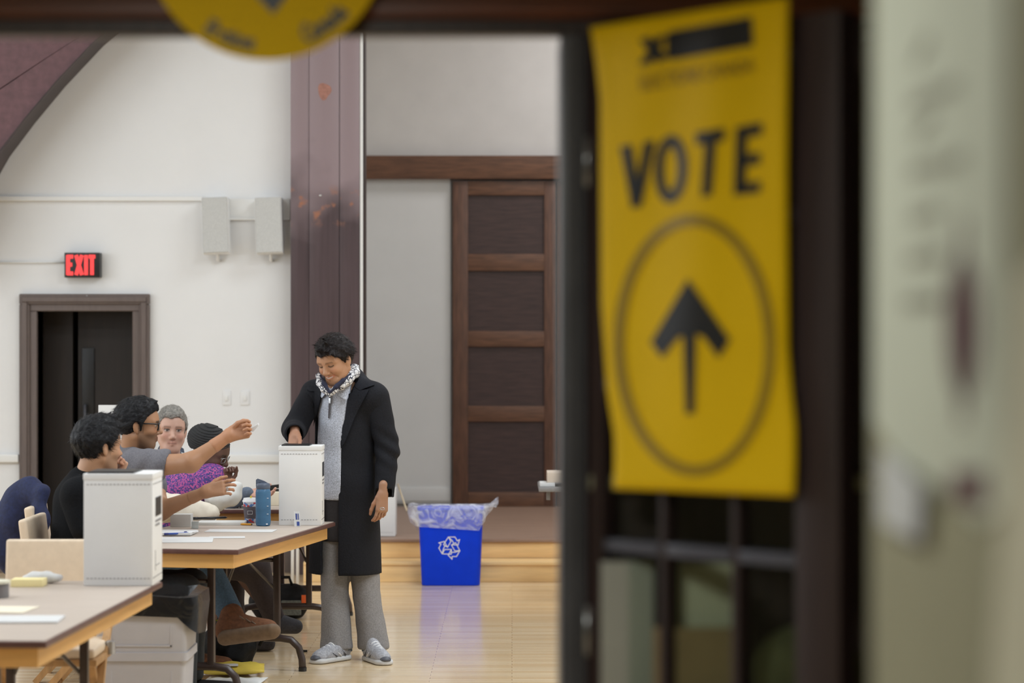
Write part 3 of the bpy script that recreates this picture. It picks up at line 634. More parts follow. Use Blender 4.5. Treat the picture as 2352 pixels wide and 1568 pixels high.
# table far right, only its grey edge shows beside the glazed door
gt = empty('grey_table', (bx(1237, 15.5), 15.5, 0)); tag(gt, 'grey folding table whose corner shows beside the glazed door', 'table')
m_gry = mat('grey_table_plastic', rgb(128, 126, 126), 0.5, 0.05, 20)
box('table_top', 0, 1.5, -0.1, 0.6, 0.712, 0.74, m_gry, gt, bev=0.008)
for x in (0.22, 1.3):
    for y in (0.0, 0.5): tube('leg', [(x, y, 0), (x, y, 0.712)], 0.014, m_gry, gt)
box('corner_bracket', 0.05, 0.075, -0.02, 0.01, 0.655, 0.712, m_gry, gt, bev=0.003)
m_paper = mat('printer_paper', (0.64, 0.635, 0.63, 1), 0.7, 0.02, 10)
m_cream = mat('cream_paper', rgb(232, 222, 200), 0.7, 0.03, 10)
o = tag(box('paper_stack', bx(1240, 15.5), bx(1275, 15.5), 15.48, 15.7, 0.741, 0.765, m_paper, bev=0.003), 'white paper stack on the corner of the grey table', 'paper')
o = tag(box('cardboard_box', bx(1257, 15.5), bx(1310, 15.5), 15.5, 15.8, 0.766, 0.83, mat('beige_card', rgb(206, 190, 174), 0.8, 0.05, 10), bev=0.004), 'small beige cardboard box on the white paper stack', 'box')
o.rotation_euler = (0, 0, 0)
# ------------------------------------------------------------------ ballot boxes
m_card_w = mat('white_corrugated_card', (0.76, 0.755, 0.75, 1), 0.65, 0.02, 8)
m_dash = mat('grey_print', rgb(128, 126, 128), 0.7, 0.1, 20)
m_bluep = mat('blue_print', rgb(50, 70, 140), 0.6, 0.1, 20)
def ballot_box(x0, x1, y0, y1, z0, z1, label):
    b = empty('ballot_box', (x0, y0, z0)); tag(b, label, 'ballot box', 'white cardboard ballot boxes'); w_, d_, h_ = x1-x0, y1-y0, z1-z0
    box('carton', 0, w_, 0, d_, 0.0, h_-0.012, m_card_w, b, bev=0.003)
    box('lid_flap', -0.002, w_+0.002, -0.002, d_+0.002, h_-0.028, h_-0.004, m_card_w, b, bev=0.003)
    box('slot_cover', 0.012, w_*0.72, 0.01, d_-0.02, h_-0.004, h_+0.002, m_black, b, bev=0.001)
    for z in (0.028, h_-0.045):
        bm = bmesh.new(); x = 0.012
        while x < w_-0.016: bbox(bm, x, x+0.008, -0.0012, 0.001, z-0.0012, z+0.0012); x += 0.0145
        bm_obj('perforation', bm, m_dash, b)
        bm = bmesh.new(); y = 0.012
        while y < d_-0.016: bbox(bm, w_-0.001, w_+0.0012, y, y+0.008, z-0.0012, z+0.0012); y += 0.0145
        bm_obj('perforation', bm, m_dash, b)
    zz = h_*0.60
    box('logo_block', w_-0.001, w_+0.0014, d_*0.30, d_*0.86, zz, zz+0.072, m_black, b)
    for i, (a, c_) in enumerate(((0.3, 0.86), (0.3, 0.7))): box('print_line', w_-0.001, w_+0.0013, d_*a, d_*c_, zz-0.022-i*0.016, zz-0.014-i*0.016, m_dash, b)
    box('side_line', w_-0.001, w_+0.0012, d_*0.3, d_*0.72, h_*0.16, h_*0.165, m_dash, b); box('side_line', w_-0.001, w_+0.0012, d_*0.28, d_*0.3, h_*0.12, h_*0.3, m_dash, b)
    return b
bA = ballot_box(bx(640.5, 12.23), bx(738, 12.23), 12.23, 12.43, 0.7405, 1.67-(1022-784)*12.23/FPX, 'white cardboard ballot box the standing voter is reaching into')
bB = ballot_box(bx(192, 9.2), bx(350, 9.2), 9.2, 9.46, 0.7405, 1.67-(1085-784)*9.2/FPX, 'blurred white cardboard ballot box on the nearest table')
o = empty('tent_card', (bx(684, 12.15), 12.15, 0.7405)); tag(o, 'small white tent card with blue print before the far ballot box', 'card')
prism('card', [(-0.017, 0, 0), (0.013, 0.0, 0), (0.008, 0.02, 0.075), (-0.022, 0.02, 0.075)], (0, 0.002, 0), m_paper, o)
prism('printed_mark', [(-0.004, 0.0005, 0.004), (0.009, 0.0005, 0.004), (0.0075, 0.006, 0.024), (-0.006, 0.006, 0.024)], (0, -0.001, 0.0004), m_bluep, o)
prism('printed_mark', [(-0.010, 0.0085, 0.034), (-0.003, 0.0085, 0.034), (-0.006, 0.016, 0.064), (-0.013, 0.016, 0.064)], (0, -0.001, 0.0004), m_bluep, o)
prism('printed_mark', [(0.002, 0.0085, 0.034), (0.006, 0.0085, 0.034), (0.002, 0.016, 0.064), (-0.002, 0.016, 0.064)], (0, -0.001, 0.0004), m_bluep, o)
# third white carton on the stage edge behind the voter
o = empty('white_carton', (bx(850, 17.3), 17.3, 0.2765)); tag(o, 'white carton standing on the stage edge right behind the voter', 'box')
wd = bx(908, 17.3)-bx(850, 17.3)
box('carton', 0, wd, 0, 0.22, 0, 0.34, m_card_w, o, bev=0.003)
bm = bmesh.new(); x = 0.01
while x < wd-0.015: bbox(bm, x, x+0.008, -0.0012, 0.001, 0.026, 0.0285); x += 0.0145
bm_obj('perforation', bm, m_dash, o)
tag(tube('wooden_stick', [W(934, 1172, 17.45), W(914, 1112, 18.0)], 0.007, mat('pale_stick', rgb(214, 196, 166), 0.6, 0.1, 20)), 'thin pale wooden stick leaning behind the white carton', 'stick')
# ------------------------------------------------------------------ recycling bin
rx0, rx1 = bx(968, 16.53), bx(1102, 16.53); rc = (rx0+rx1)/2
rb = empty('recycling_bin', (rc, 16.64, 0)); tag(rb, 'blue recycling bin with clear plastic liner before the stage', 'bin')
m_bin = mat('blue_bin_plastic', (0.0, 0.045, 0.74, 1), 0.5, 0.05, 10, spec=0.2)
hb, ht, hz = (rx1-rx0)/2, 0.221, 0.515
def ring(hx, hy, z, n=8, r=0.035):
    o = []
    for cx2, cy2, a0 in ((hx-r, hy-r, 0), (-hx+r, hy-r, 90), (-hx+r, -hy+r, 180), (hx-r, -hy+r, 270)):
        for k in range(n): a = math.radians(a0+90*k/(n-1)); o.append((cx2+r*math.cos(a), cy2+r*math.sin(a), z))
    return o
def loft(name, rings, m, parent, cap0=True, cap1=False):
    n = len(rings[0]); V = [p for r in rings for p in r]; Fc = []
    for i in range(len(rings)-1):
        for k in range(n): Fc.append((i*n+k, i*n+(k+1) % n, (i+1)*n+(k+1) % n, (i+1)*n+k))
    if cap0: Fc.append(tuple(range(n-1, -1, -1)))
    if cap1: Fc.append(tuple((len(rings)-1)*n+k for k in range(n)))
    o = mesh_obj(name, V, Fc, m, parent, smooth=True); o.data.set_sharp_from_angle(angle=math.radians(50)); return o
loft('bin_body', [ring(hb-0.008, 0.105, 0.0), ring(hb, 0.112, 0.008), ring(ht, 0.125, hz), ring(ht+0.008, 0.133, hz+0.002), ring(ht+0.008, 0.133, hz+0.018), ring(ht-0.004, 0.121, hz+0.018), ring(ht-0.006, 0.118, hz-0.02), ring(hb-0.01, 0.1, 0.01)], m_bin, rb, True, True)
def liner_mat(name, col, tr):
    m = bpy.data.materials.new(name); m.use_nodes = True; nt = m.node_tree; N = nt.nodes; L = nt.links; b = N['Principled BSDF']; out = N['Material Output']
    b.inputs['Base Color'].default_value = col; b.inputs['Roughness'].default_value = 0.22; b.inputs['Specular IOR Level'].default_value = 0.8
    tc = N.new('ShaderNodeTexCoord'); no = N.new('ShaderNodeTexNoise'); no.inputs['Scale'].default_value = 9; no.inputs['Detail'].default_value = 2; no.inputs['Distortion'].default_value = 2.0; L.new(tc.outputs['Object'], no.inputs['Vector'])
    bu = N.new('ShaderNodeBump'); bu.inputs['Strength'].default_value = 0.7; bu.inputs['Distance'].default_value = 0.02; L.new(no.outputs['Fac'], bu.inputs['Height']); L.new(bu.outputs[0], b.inputs['Normal'])
    if tr < 1:
        t = N.new('ShaderNodeBsdfTransparent'); mx = N.new('ShaderNodeMixShader'); cr = N.new('ShaderNodeMapRange'); cr.inputs[1].default_value = 0.42; cr.inputs[2].default_value = 0.68; cr.inputs[3].default_value = tr*0.55; cr.inputs[4].default_value = tr*1.7
        L.new(no.outputs['Fac'], cr.inputs[0]); L.new(cr.outputs[0], mx.inputs[0]); L.new(t.outputs[0], mx.inputs[1]); L.new(b.outputs[0], mx.inputs[2]); L.new(mx.outputs[0], out.inputs[0])
    return m
m_clear = liner_mat('clear_plastic_film', (0.82, 0.85, 0.95, 1), 0.38)
rings = []
for j, (g, z) in enumerate(((0.004, hz-0.02), (-0.004, hz+0.02), (0.012, hz+0.034), (0.02, hz+0.026), (0.024, hz-0.03), (0.027, hz-0.08), (0.022, hz-0.115), (0.018, hz-0.135))):
    base = ring(ht+g, 0.125+g, z); rr_ = []
    for i, (x, y, zz) in enumerate(base):
        a = math.atan2(y*2, x); w1_ = math.sin(a*7+j*0.6)*0.006+math.sin(a*15+j)*0.005; side = max(0, abs(x)/ht-0.9)*10
        k_ = 1+w1_/0.2+(0.12 if x < 0 else 0.16)*side*math.sin(min(j, 6)/6*math.pi)
        rr_.append((x*k_, y*(1+w1_/0.2), zz+(0.012*math.sin(a*5+1)+0.02*math.sin(a*2) if j > 4 else 0.006*math.sin(a*11))+(0.05*side if (x > 0 and 3 < j) else 0)))
    rings.append(rr_)
loft('plastic_liner', rings, m_clear, rb, False, False)
m_wht = mat('white_print', (0.8, 0.8, 0.82, 1), 0.6, 0.02, 10)
def outline(name, poly, y, th, m, parent, closed=True):
    bm = bmesh.new(); n = len(poly)
    for i in range(n if closed else n-1):
        (x0, z0), (x1, z1) = poly[i], poly[(i+1) % n]; d = np.array([x1-x0, z1-z0]); l = np.linalg.norm(d); e = d/l*th/2; nn = np.array([-d[1], d[0]])/l*th/2
        q = [(x0-e[0]+nn[0], z0-e[1]+nn[1]), (x1+e[0]+nn[0], z1+e[1]+nn[1]), (x1+e[0]-nn[0], z1+e[1]-nn[1]), (x0-e[0]-nn[0], z0-e[1]-nn[1])]
        bm.faces.new([bm.verts.new((x, y+0.0002*i, z)) for x, z in q])
    return bm_obj(name, bm, m, parent)
# chasing arrows: each arrow is a folded band with a head, outlined
def rot2(p, a): return (p[0]*math.cos(a)-p[1]*math.sin(a), p[0]*math.sin(a)+p[1]*math.cos(a))
A1 = [(-0.14, 0.92), (-0.52, 0.32), (-0.2, 0.12), (0.06, 0.58)]
A2 = [(-0.14, 0.92), (0.38, 0.92), (0.56, 0.62), (0.74, 0.72), (0.62, 0.3), (0.14, 0.3), (0.3, 0.42), (0.14, 0.66)]
zc, sc_ = 0.515*0.515, 0.087
for a in (0, 2*math.pi/3, 4*math.pi/3):
    for poly in (A1, A2):
        pp = [rot2((x, z-0.12), a) for x, z in poly]; pts = [(x*sc_-0.003, zc+z*sc_) for x, z in pp]
        o = outline('recycling_arrow', pts, 0.0, 0.0052, m_wht, rb)
        for v in o.data.vertices: v.co.y = -(0.112+(0.125-0.112)*v.co.z/hz)-0.0015+v.co.y*0.3
# ------------------------------------------------------------------ chairs
m_vinyl = mat('cream_vinyl', rgb(222, 202, 178), 0.5, 0.04, 30, bump=0.06)
m_cwood = mat('honey_chair_wood', rgb(178, 138, 92), 0.45, 0.15, 8, (6, 6, 0.6))
m_cream_e = mat('pale_chair_wood', rgb(196, 172, 138), 0.45, 0.1, 8, (6, 6, 0.6))
def make_chair():                    # faces +x locally, origin on the floor under the seat centre
    t = empty('folding_chair')
    def pad(nm, dims, bev): 
        bm = bmesh.new(); bbox(bm, *dims, bev, 3); return bm_obj(nm, bm, m_vinyl, t, smooth=True)
    pad('seat', (-0.2, 0.21, -0.205, 0.205, 0.43, 0.475), 0.018)
    b_ = pad('backrest', (-0.026, 0.014, -0.236, 0.236, 0.0, 0.30), 0.014); b_.location = (-0.225, 0, 0.565); b_.rotation_euler = (0, math.radians(-7), 0)
    box('seat_frame', -0.21, 0.22, -0.215, 0.215, 0.405, 0.432, m_cwood, t, bev=0.006)
    for s_ in (-1, 1):
        V, Fc = tube_vf([(0.24, s_*0.2, 0), (0.0, s_*0.2, 0.40), (-0.2, s_*0.2, 0.56), (-0.236, s_*0.2, 0.66)], [0.022, 0.022, 0.018, 0.012], 4, True); o = mesh_obj('leg', V, Fc, m_cwood, t)
        V, Fc = tube_vf([(-0.24, s_*0.175, 0), (0.12, s_*0.175, 0.41)], 0.021, 4, True); mesh_obj('leg', V, Fc, m_cwood, t)
        lathe('bracket', [(0.02, 0), (0.02, 0.05), (0.012, 0.055)], m_steel, t, 12, (-0.06, s_*0.222, 0.42))
    tube('stretcher', [(-0.17, -0.175, 0.08), (-0.17, 0.175, 0.08)], 0.012, m_cwood, t); tube('stretcher', [(0.18, -0.2, 0.1), (0.18, 0.2, 0.1)], 0.012, m_cwood, t)
    return t
ch0 = make_chair(); GR = 'cream vinyl folding chairs'
tag(ch0, 'empty cream vinyl chair at the far end of the nearest table', 'chair', GR); ch0.location = (-1.83, 9.62, 0); ch0.rotation_euler = (0, 0, -math.pi/2)
CH = [((-1.955, 11.2), 0.0, 'cream chair under the young man in the black polo shirt'), ((-2.10, 12.02), 0.03, 'cream chair with the navy jacket, under the man in grey T-shirt'),
      ((-1.93, 13.05), 0.05, 'cream chair under the woman in the purple patterned top'), ((-2.15, 13.9), -0.4, 'cream chair under the grey-haired man')]
for (x, y), rz, lab in CH:
    c = copy_tree(ch0); c.location = (x, y, 0); c.rotation_euler = (0, 0, rz); c['label'] = lab
c = copy_tree(ch0); c.location = (-2.50, 10.2, 0); c.rotation_euler = (0, 0, 0.15); c['label'] = 'cream chair cut by the left edge, in front of the navy jacket'
# ------------------------------------------------------------------ waste bin with black liner, things under the tables
m_tote = mat('warm_grey_plastic', rgb(178, 176, 180), 0.5, 0.03, 10)
wb = empty('waste_bin', (bx(452, 10.2)-0.232, 10.35, 0)); tag(wb, 'grey two-tier plastic waste bin with black liner under the tables', 'bin')
hw_ = 0.19
loft('lower_tier', [ring(hw_-0.02, 0.15, 0.0, 5, 0.02), ring(hw_-0.008, 0.165, 0.325, 5, 0.02)], m_tote, wb, True, True)
loft('upper_tier', [ring(hw_+0.004, 0.175, 0.325, 5, 0.02), ring(hw_+0.004, 0.175, 0.36, 5, 0.02), ring(hw_-0.002, 0.17, 0.362, 5, 0.02), ring(hw_+0.006, 0.178, 0.555, 5, 0.02), ring(hw_-0.004, 0.168, 0.555, 5, 0.02), ring(hw_-0.012, 0.16, 0.37, 5, 0.02)], m_tote, wb, True, True)
for z0, z1 in ((0.385, 0.52), (0.03, 0.29)):
    for a in ((-hw_+0.06, hw_-0.06, z0, z0+0.008), (-hw_+0.06, hw_-0.06, z1, z1+0.008), (-hw_+0.06, -hw_+0.068, z0, z1), (hw_-0.068, hw_-0.06, z0, z1)):
        y = -0.172 if z0 > 0.3 else -0.160
        o = box('moulded_rib', a[0], a[1], y-0.003, y+0.02, a[2], a[3], m_tote, wb, bev=0.001)
m_blk = liner_mat('black_bin_liner', (0.006, 0.0065, 0.008, 1), 1.0)
m_blk.node_tree.nodes['Principled BSDF'].inputs['Roughness'].default_value = 0.3
m_blk.node_tree.nodes['Bump'].inputs['Strength'].default_value = 0.35
m_blk.node_tree.nodes['Principled BSDF'].inputs['Specular IOR Level'].default_value = 0.4
rings = []
for j, (g, z) in enumerate(((-0.01, 0.45), (-0.002, 0.565), (0.008, 0.612), (0.02, 0.605), (0.026, 0.56), (0.02, 0.53), (0.018, 0.515))):
    base = ring(hw_+g, 0.175+g, z, 8, 0.05); rr_ = []
    for x, y, zz in base:
        a = math.atan2(y, x); side = max(0, x/hw_-0.8)*5
        rr_.append((x*(1+0.03*math.sin(a*9+j))+0.02*side*(j > 2), y*(1+0.03*math.sin(a*7+j)), zz+0.014*math.sin(a*3+j*0.5)*(j > 1)-(0.06*side if j > 4 else 0)))
    rings.append(rr_)
loft('bin_liner', rings, m_blk, wb, False, False)
# yellow padded envelopes on the floor
m_env = mat('yellow_envelope', rgb(216, 190, 76), 0.5, 0.1, 12, bump=0.3)
def envelope(px0, px1, py, z0, th, rz, label, m, nm='padded_envelope'):
    d = dfl(py); x0, x1 = (px0-CX)*d/FPX, (px1-CX)*d/FPX; c = ((x0+x1)/2, d+0.1)
    e = empty(nm, (c[0], c[1], z0), rz); tag(e, label, 'envelope')
    hx, hy = (x1-x0)/2, 0.14; n = 14; V = []; Fc = []
    for s_ in (1, -1):
        for j in range(n+1):
            for i in range(n+1):
                u, v = i/n*2-1, j/n*2-1; b_ = (1-u**4)*(1-v**4); V.append((u*hx, v*hy, th/2+s_*th/2*(0.15+0.85*b_)+0.004*math.sin(u*9+v*3)*b_*(s_ > 0)))
    k = n+1; N_ = k*k
    for j in range(n):
        for i in range(n): a = j*k+i; Fc += [(a, a+1, a+k+1, a+k), (N_+a, N_+a+k, N_+a+k+1, N_+a+1)]
    for i in range(n): Fc += [(i, N_+i, N_+i+1, i+1), (n*k+i, n*k+i+1, N_+n*k+i+1, N_+n*k+i), (i*k, i*k+k, N_+i*k+k, N_+i*k), (i*k+n, N_+i*k+n, N_+i*k+k+n, i*k+k+n)]
    mesh_obj('pouch', V, Fc, m, e, smooth=True)
    box('address_label', -hx*0.35, hx*0.2, -hy*0.75, -hy*0.2, th*0.98, th*0.98+0.003, m_paper, e)
    return e
envelope(452, 602, 1562, 0.021, 0.05, 0.1, 'plump yellow padded envelope lying on the floor under the table', m_env)
envelope(462, 600, 1575, 0.0, 0.02, -0.08, 'flat white envelope beneath the yellow padded envelope', mat('white_envelope', (0.75, 0.75, 0.74, 1), 0.6, 0.03, 10), 'paper_envelope').location.z = 0.0
# bags on the floor
m_bag = mat('black_nylon', (0.009, 0.009, 0.010, 1), 0.7, 0.3, 60, bump=0.25, spec=0.25)
bc = W(540, 1480, 12.3)
f = Field((bc[0]-0.24, 12.1, -0.02), (bc[0]+0.24, 12.55, 0.5), 0.011)
f.cap((bc[0]-0.06, 12.35, 0.12), (bc[0]-0.02, 12.35, 0.20), 0.12, 0.10, 0.03).cap((bc[0]+0.02, 12.27, 0.08), (bc[0]+0.05, 12.27, 0.13), 0.075, 0.065, 0.012)
f.op(lambda X, Y, Z, D: np.maximum(D+0.012*fnoise(X, Y, Z, 55), 0.003-Z)); V, Fc = f.mesh()
bp = empty('backpack', (bc[0], 12.3, 0)); tag(bp, 'black backpack on the floor behind the brown boots', 'bag')
o = mesh_obj('bag_body', V-np.array([bc[0], 12.3, 0]), Fc, m_bag, bp, smooth=True)
tube('strap', [(0.1, -0.06, 0.22), (0.155, -0.06, 0.24), (0.16, -0.06, 0.19), (0.13, -0.06, 0.13)], 0.009, m_bag, bp)
box('piping', -0.14, -0.05, -0.098, -0.092, 0.26, 0.267, mat('yellow_piping', rgb(150, 150, 40), 0.5), bp)
bc = W(650, 1385, 14.6)
f = Field((bc[0]-0.28, 14.35, -0.02), (bc[0]+0.24, 14.85, 0.35), 0.012)
f.cap((bc[0]-0.09, 14.6, 0.10), (bc[0]+0.06, 14.6, 0.10), 0.115, 0.105, 0.03).op(lambda X, Y, Z, D: np.maximum(D+0.01*fnoise(X, Y, Z, 38), 0.003-Z)); V, Fc = f.mesh()
db = empty('duffel_bag', (bc[0], 14.6, 0)); tag(db, 'black duffel bag with an orange tab under the furthest table', 'bag')
mesh_obj('bag_body', V-np.array([bc[0], 14.6, 0]), Fc, m_bag, db, smooth=True)
tube('handle', [(-0.1, -0.02, 0.19), (-0.08, -0.03, 0.25), (0.04, -0.03, 0.25), (0.06, -0.02, 0.19)], 0.01, m_bag, db)
m_or = mat('orange_fabric', rgb(230, 100, 40), 0.6, 0.1, 20)
box('orange_tab', 0.12, 0.15, -0.10, -0.09, 0.08, 0.15, m_or, db, bev=0.003)
box('mesh_pocket', -0.0, 0.12, -0.122, -0.105, 0.03, 0.12, mat('grey_mesh', rgb(96, 98, 92), 0.8, 0.3, 80), db, bev=0.008)
o = tag(box('marker_pen', bx(690, 13.0)-0.0, bx(706, 13.0), 13.0, 13.012, 0.0, 0.012, m_black, bev=0.004), 'black pen lying on the floor near the voter', 'pen')
# white legged side table and wooden pole behind the row
sd = empty('side_table', (bx(672, 16.2), 16.2, 0)); tag(sd, 'small white-legged table half hidden behind the far ballot box', 'table')
box('table_top', -0.02, 0.56, -0.02, 0.4, 0.68, 0.705, m_trimw, sd, bev=0.006)
for x in (0, 0.54):
    for y in (0, 0.38): tube('leg', [(x, y, 0), (x, y, 0.68)], 0.011, m_trimw, sd)
tag(tube('wooden_pole', [W(713, 1350, 15.95), W(700, 1235, 16.05)], 0.011, m_cream_e), 'pale wooden pole leaning beside the white-legged table', 'pole')
# white panel behind the seated men
wp = empty('white_screen', (bx(226, 14.6), 14.6, 0)); tag(wp, 'white freestanding screen in front of the dark doorway', 'screen')
pw = bx(345, 14.6)-bx(226, 14.6)
box('panel', 0, pw, 0, 0.02, 0.55, bz(930, 14.6), m_card_w, wp, bev=0.002)
for x in (0.03, pw-0.03): tube('leg', [(x, 0.01, 0), (x, 0.01, 0.56)], 0.012, m_steel, wp); tube('foot', [(x, -0.15, 0.012), (x, 0.17, 0.012)], 0.012, m_steel, wp)
# ------------------------------------------------------------------ things on the tables
ZT = 0.7405
d = 12.2; bt = empty('water_bottle', (bx(604.5, d), d, ZT)); tag(bt, 'translucent blue water bottle with grey spout lid', 'bottle')
def bottle_mat():
    m = mat('blue_bottle_plastic', rgb(92, 134, 170), 0.15, 0.12, 6, (1, 1, 3)); b = m.node_tree.nodes['Principled BSDF']; b.inputs['Transmission Weight'].default_value = 0.35; b.inputs['IOR'].default_value = 1.2; return m
lathe('bottle_body', [(0.030, 0), (0.036, 0.004), (0.0385, 0.02), (0.0385, 0.045), (0.037, 0.055), (0.0385, 0.066), (0.0385, 0.17), (0.034, 0.185), (0.030, 0.188)], bottle_mat(), bt, 32)
m_lid = mat('blue_grey_lid', rgb(88, 98, 116), 0.4, 0.05, 20)
lathe('lid', [(0.033, 0.186), (0.036, 0.19), (0.036, 0.208), (0.032, 0.214), (0.01, 0.218)], m_lid, bt, 32)
prism('carry_loop', [(-0.036, -0.008, 0.20), (-0.036, -0.008, 0.232), (-0.028, -0.008, 0.238), (0.006, -0.008, 0.226), (0.03, -0.008, 0.212), (0.0, -0.008, 0.212), (-0.018, -0.008, 0.22), (-0.026, -0.008, 0.2)], (0, 0.016, 0), m_lid, bt)
for z in (0.06, 0.1, 0.14): box('measure_mark', 0.022, 0.03, -0.033, -0.0285, z, z+0.0025, m_wht, bt)
box('logo', 0.018, 0.026, -0.0345, -0.030, 0.008, 0.014, m_wht, bt)
d = 12.42; cp = empty('coffee_cup', (bx(576, d), d, ZT)); tag(cp, 'paper coffee cup with white lid and dark sleeve', 'cup')
def band_mat():
    m = bpy.data.materials.new('red_blue_cup_print'); m.use_nodes = True; N = m.node_tree.nodes; L = m.node_tree.links; b = N['Principled BSDF']
    tc = N.new('ShaderNodeTexCoord'); vo = N.new('ShaderNodeTexVoronoi'); vo.inputs['Scale'].default_value = 70; L.new(tc.outputs['Object'], vo.inputs['Vector'])
    cr = N.new('ShaderNodeValToRGB'); cr.color_ramp.interpolation = 'CONSTANT'; e = cr.color_ramp.elements; e[0].color = rgb(200, 70, 80); e[1].position = 0.4; e[1].color = rgb(90, 130, 190); q = e.new(0.72); q.color = rgb(220, 220, 230)
    sx = N.new('ShaderNodeSeparateXYZ'); L.new(vo.outputs['Color'], sx.inputs[0]); L.new(sx.outputs[0], cr.inputs[0]); L.new(cr.outputs[0], b.inputs['Base Color']); return m
lathe('cup_body', [(0.028, 0), (0.030, 0.002), (0.040, 0.108), (0.041, 0.11)], band_mat(), cp, 28)
lathe('sleeve', [(0.0325, 0.022), (0.039, 0.083), (0.0395, 0.083)], mat('charcoal_sleeve', rgb(92, 84, 90), 0.8, 0.05, 30), cp, 28)
lathe('lid', [(0.043, 0.106), (0.043, 0.114), (0.039, 0.118), (0.037, 0.126), (0.02, 0.128)], m_wht, cp, 28)
outline('sleeve_frame', [(-0.012, 0.045), (0.012, 0.045), (0.012, 0.062), (-0.012, 0.062)], -0.0385, 0.0015, m_wht, cp)
box('tea_tag', 0.0, 0.008, -0.03, -0.027, 0.128, 0.138, mat('yellow_tag', rgb(230, 210, 60), 0.6), cp)
def on_table(nm, px0, px1, py, hgt, depth, m, label, cat, z=ZT, rz=0.0, bev=0.001):
    d = dtab(py); x0, x1 = bx(px0, d), bx(px1, d); t = empty(nm, ((x0+x1)/2, d+depth/2, z), rz); 
    o = box(nm, -(x1-x0)/2, (x1-x0)/2, -depth/2, depth/2, 0, hgt, m, None, bev=bev); o.location = t.location; o.rotation_euler = (0, 0, rz); bpy.data.objects.remove(t); tag(o, label, cat); return o
on_table('card_box', 391, 438, 1210, 0.062, 0.09, mat('grey_white_card', rgb(206, 204, 200), 0.6, 0.03, 12), 'small pale grey carton on the table beside the near ballot box', 'box')
on_table('eraser', 440, 455, 1214, 0.035, 0.03, mat('clear_acrylic', rgb(176, 180, 178), 0.1, 0.1, 20), 'small clear block beside the pale grey carton', 'block')
on_table('paper_sheet', 350, 480, 1246, 0.002, 0.30, m_paper, 'white sheet with a pen on it on the middle table', 'paper', rz=0.1)
on_table('paper_pad', 352, 440, 1231, 0.012, 0.2, m_paper, 'thin white paper pad behind the penned sheet', 'paper', z=ZT+0.003, rz=-0.05)
on_table('paper_strip', 470, 628, 1222, 0.002, 0.16, m_paper, 'long white paper lying before the blue bottle', 'paper', rz=-0.06)
on_table('ballot_slip', 478, 560, 1236, 0.0015, 0.10, m_paper, 'white slip nearest the corner of the middle table', 'paper', rz=0.12)
on_table('document_folder', 452, 560, 1206, 0.014, 0.16, mat('pale_folder', rgb(212, 210, 206), 0.6, 0.03, 12), 'pale folder lying under the long black pen', 'folder', rz=0.03)
def pen(a, b, r, m, label, nm='pen', capm=None):
    a = np.array(a); b = np.array(b); t = empty(nm, a); tag(t, label, 'pen')
    tube('barrel', [(0, 0, 0), b-a], r, m, t); e = (b-a)
    tube('tip', [e, e*1.06], [r*0.9, r*0.2], capm or m, t); tube('cap', [e*-0.05, e*0.12], [r*1.15, r*1.15], capm or m, t); return t
def tpt(px, py, z=ZT): d = (H-z)*FPX/(py-CY); return W(px, py, d)
m_navy = mat('navy_ink', rgb(36, 46, 110), 0.4, 0.1, 20); m_orng = mat('orange_pencil', rgb(226, 160, 50), 0.5, 0.1, 20)
pen(tpt(380, 1226, ZT+0.012), tpt(432, 1224, ZT+0.012), 0.005, mat('blue_pen', rgb(50, 80, 160), 0.4), 'blue pen lying on the white sheet nearest the ballot box', capm=m_navy)
pen(tpt(447, 1190, ZT+0.024), tpt(518, 1188, ZT+0.024), 0.006, m_black, 'long black pen lying on the pale folder')
pen(tpt(545, 1203, ZT+0.005), tpt(578, 1204, ZT+0.005), 0.005, m_orng, 'orange pencil lying beside the blue bottle', 'pencil', m_black)
pen(tpt(500, 1200, ZT+0.006), tpt(542, 1202, ZT+0.006), 0.005, m_wht, 'white pen lying left of the orange pencil', capm=m_black)
pen(tpt(425, 1222, ZT+0.016), tpt(455, 1220, ZT+0.016), 0.004, m_wht, 'white pen with dark cap beside the blue pen', capm=m_navy)
# papers and stapler on the furthest table
o = tag(box('paper_pile', bx(596, 13.7), bx(648, 13.7), 13.7, 13.95, ZT, ZT+0.075, m_cream, bev=0.004), 'cream paper pile on the furthest table behind the blue bottle', 'paper')
st_ = empty('stapler', (bx(628, 13.8), 13.8, ZT+0.076)); tag(st_, 'black stapler on the cream paper pile', 'stapler')
box('base', -0.05, 0.05, -0.02, 0.02, 0, 0.012, m_black, st_, bev=0.003); o = box('arm', -0.05, 0.05, -0.018, 0.018, 0.014, 0.035, m_black, st_, bev=0.006); o.rotation_euler = (0, -0.12, 0)
nb = empty('notebook', (bx(545, 13.5), 13.55, ZT)); tag(nb, 'spiral notebook open at the near edge of the furthest table', 'notebook')
box('pages', -0.09, 0.07, -0.08, 0.1, 0, 0.012, m_paper, nb, bev=0.002)
for i in range(9): tube('spiral', [(-0.085+i*0.018, -0.082, 0.002), (-0.085+i*0.018, -0.09, 0.009), (-0.085+i*0.018, -0.08, 0.014)], 0.002, m_black, nb, n=5)
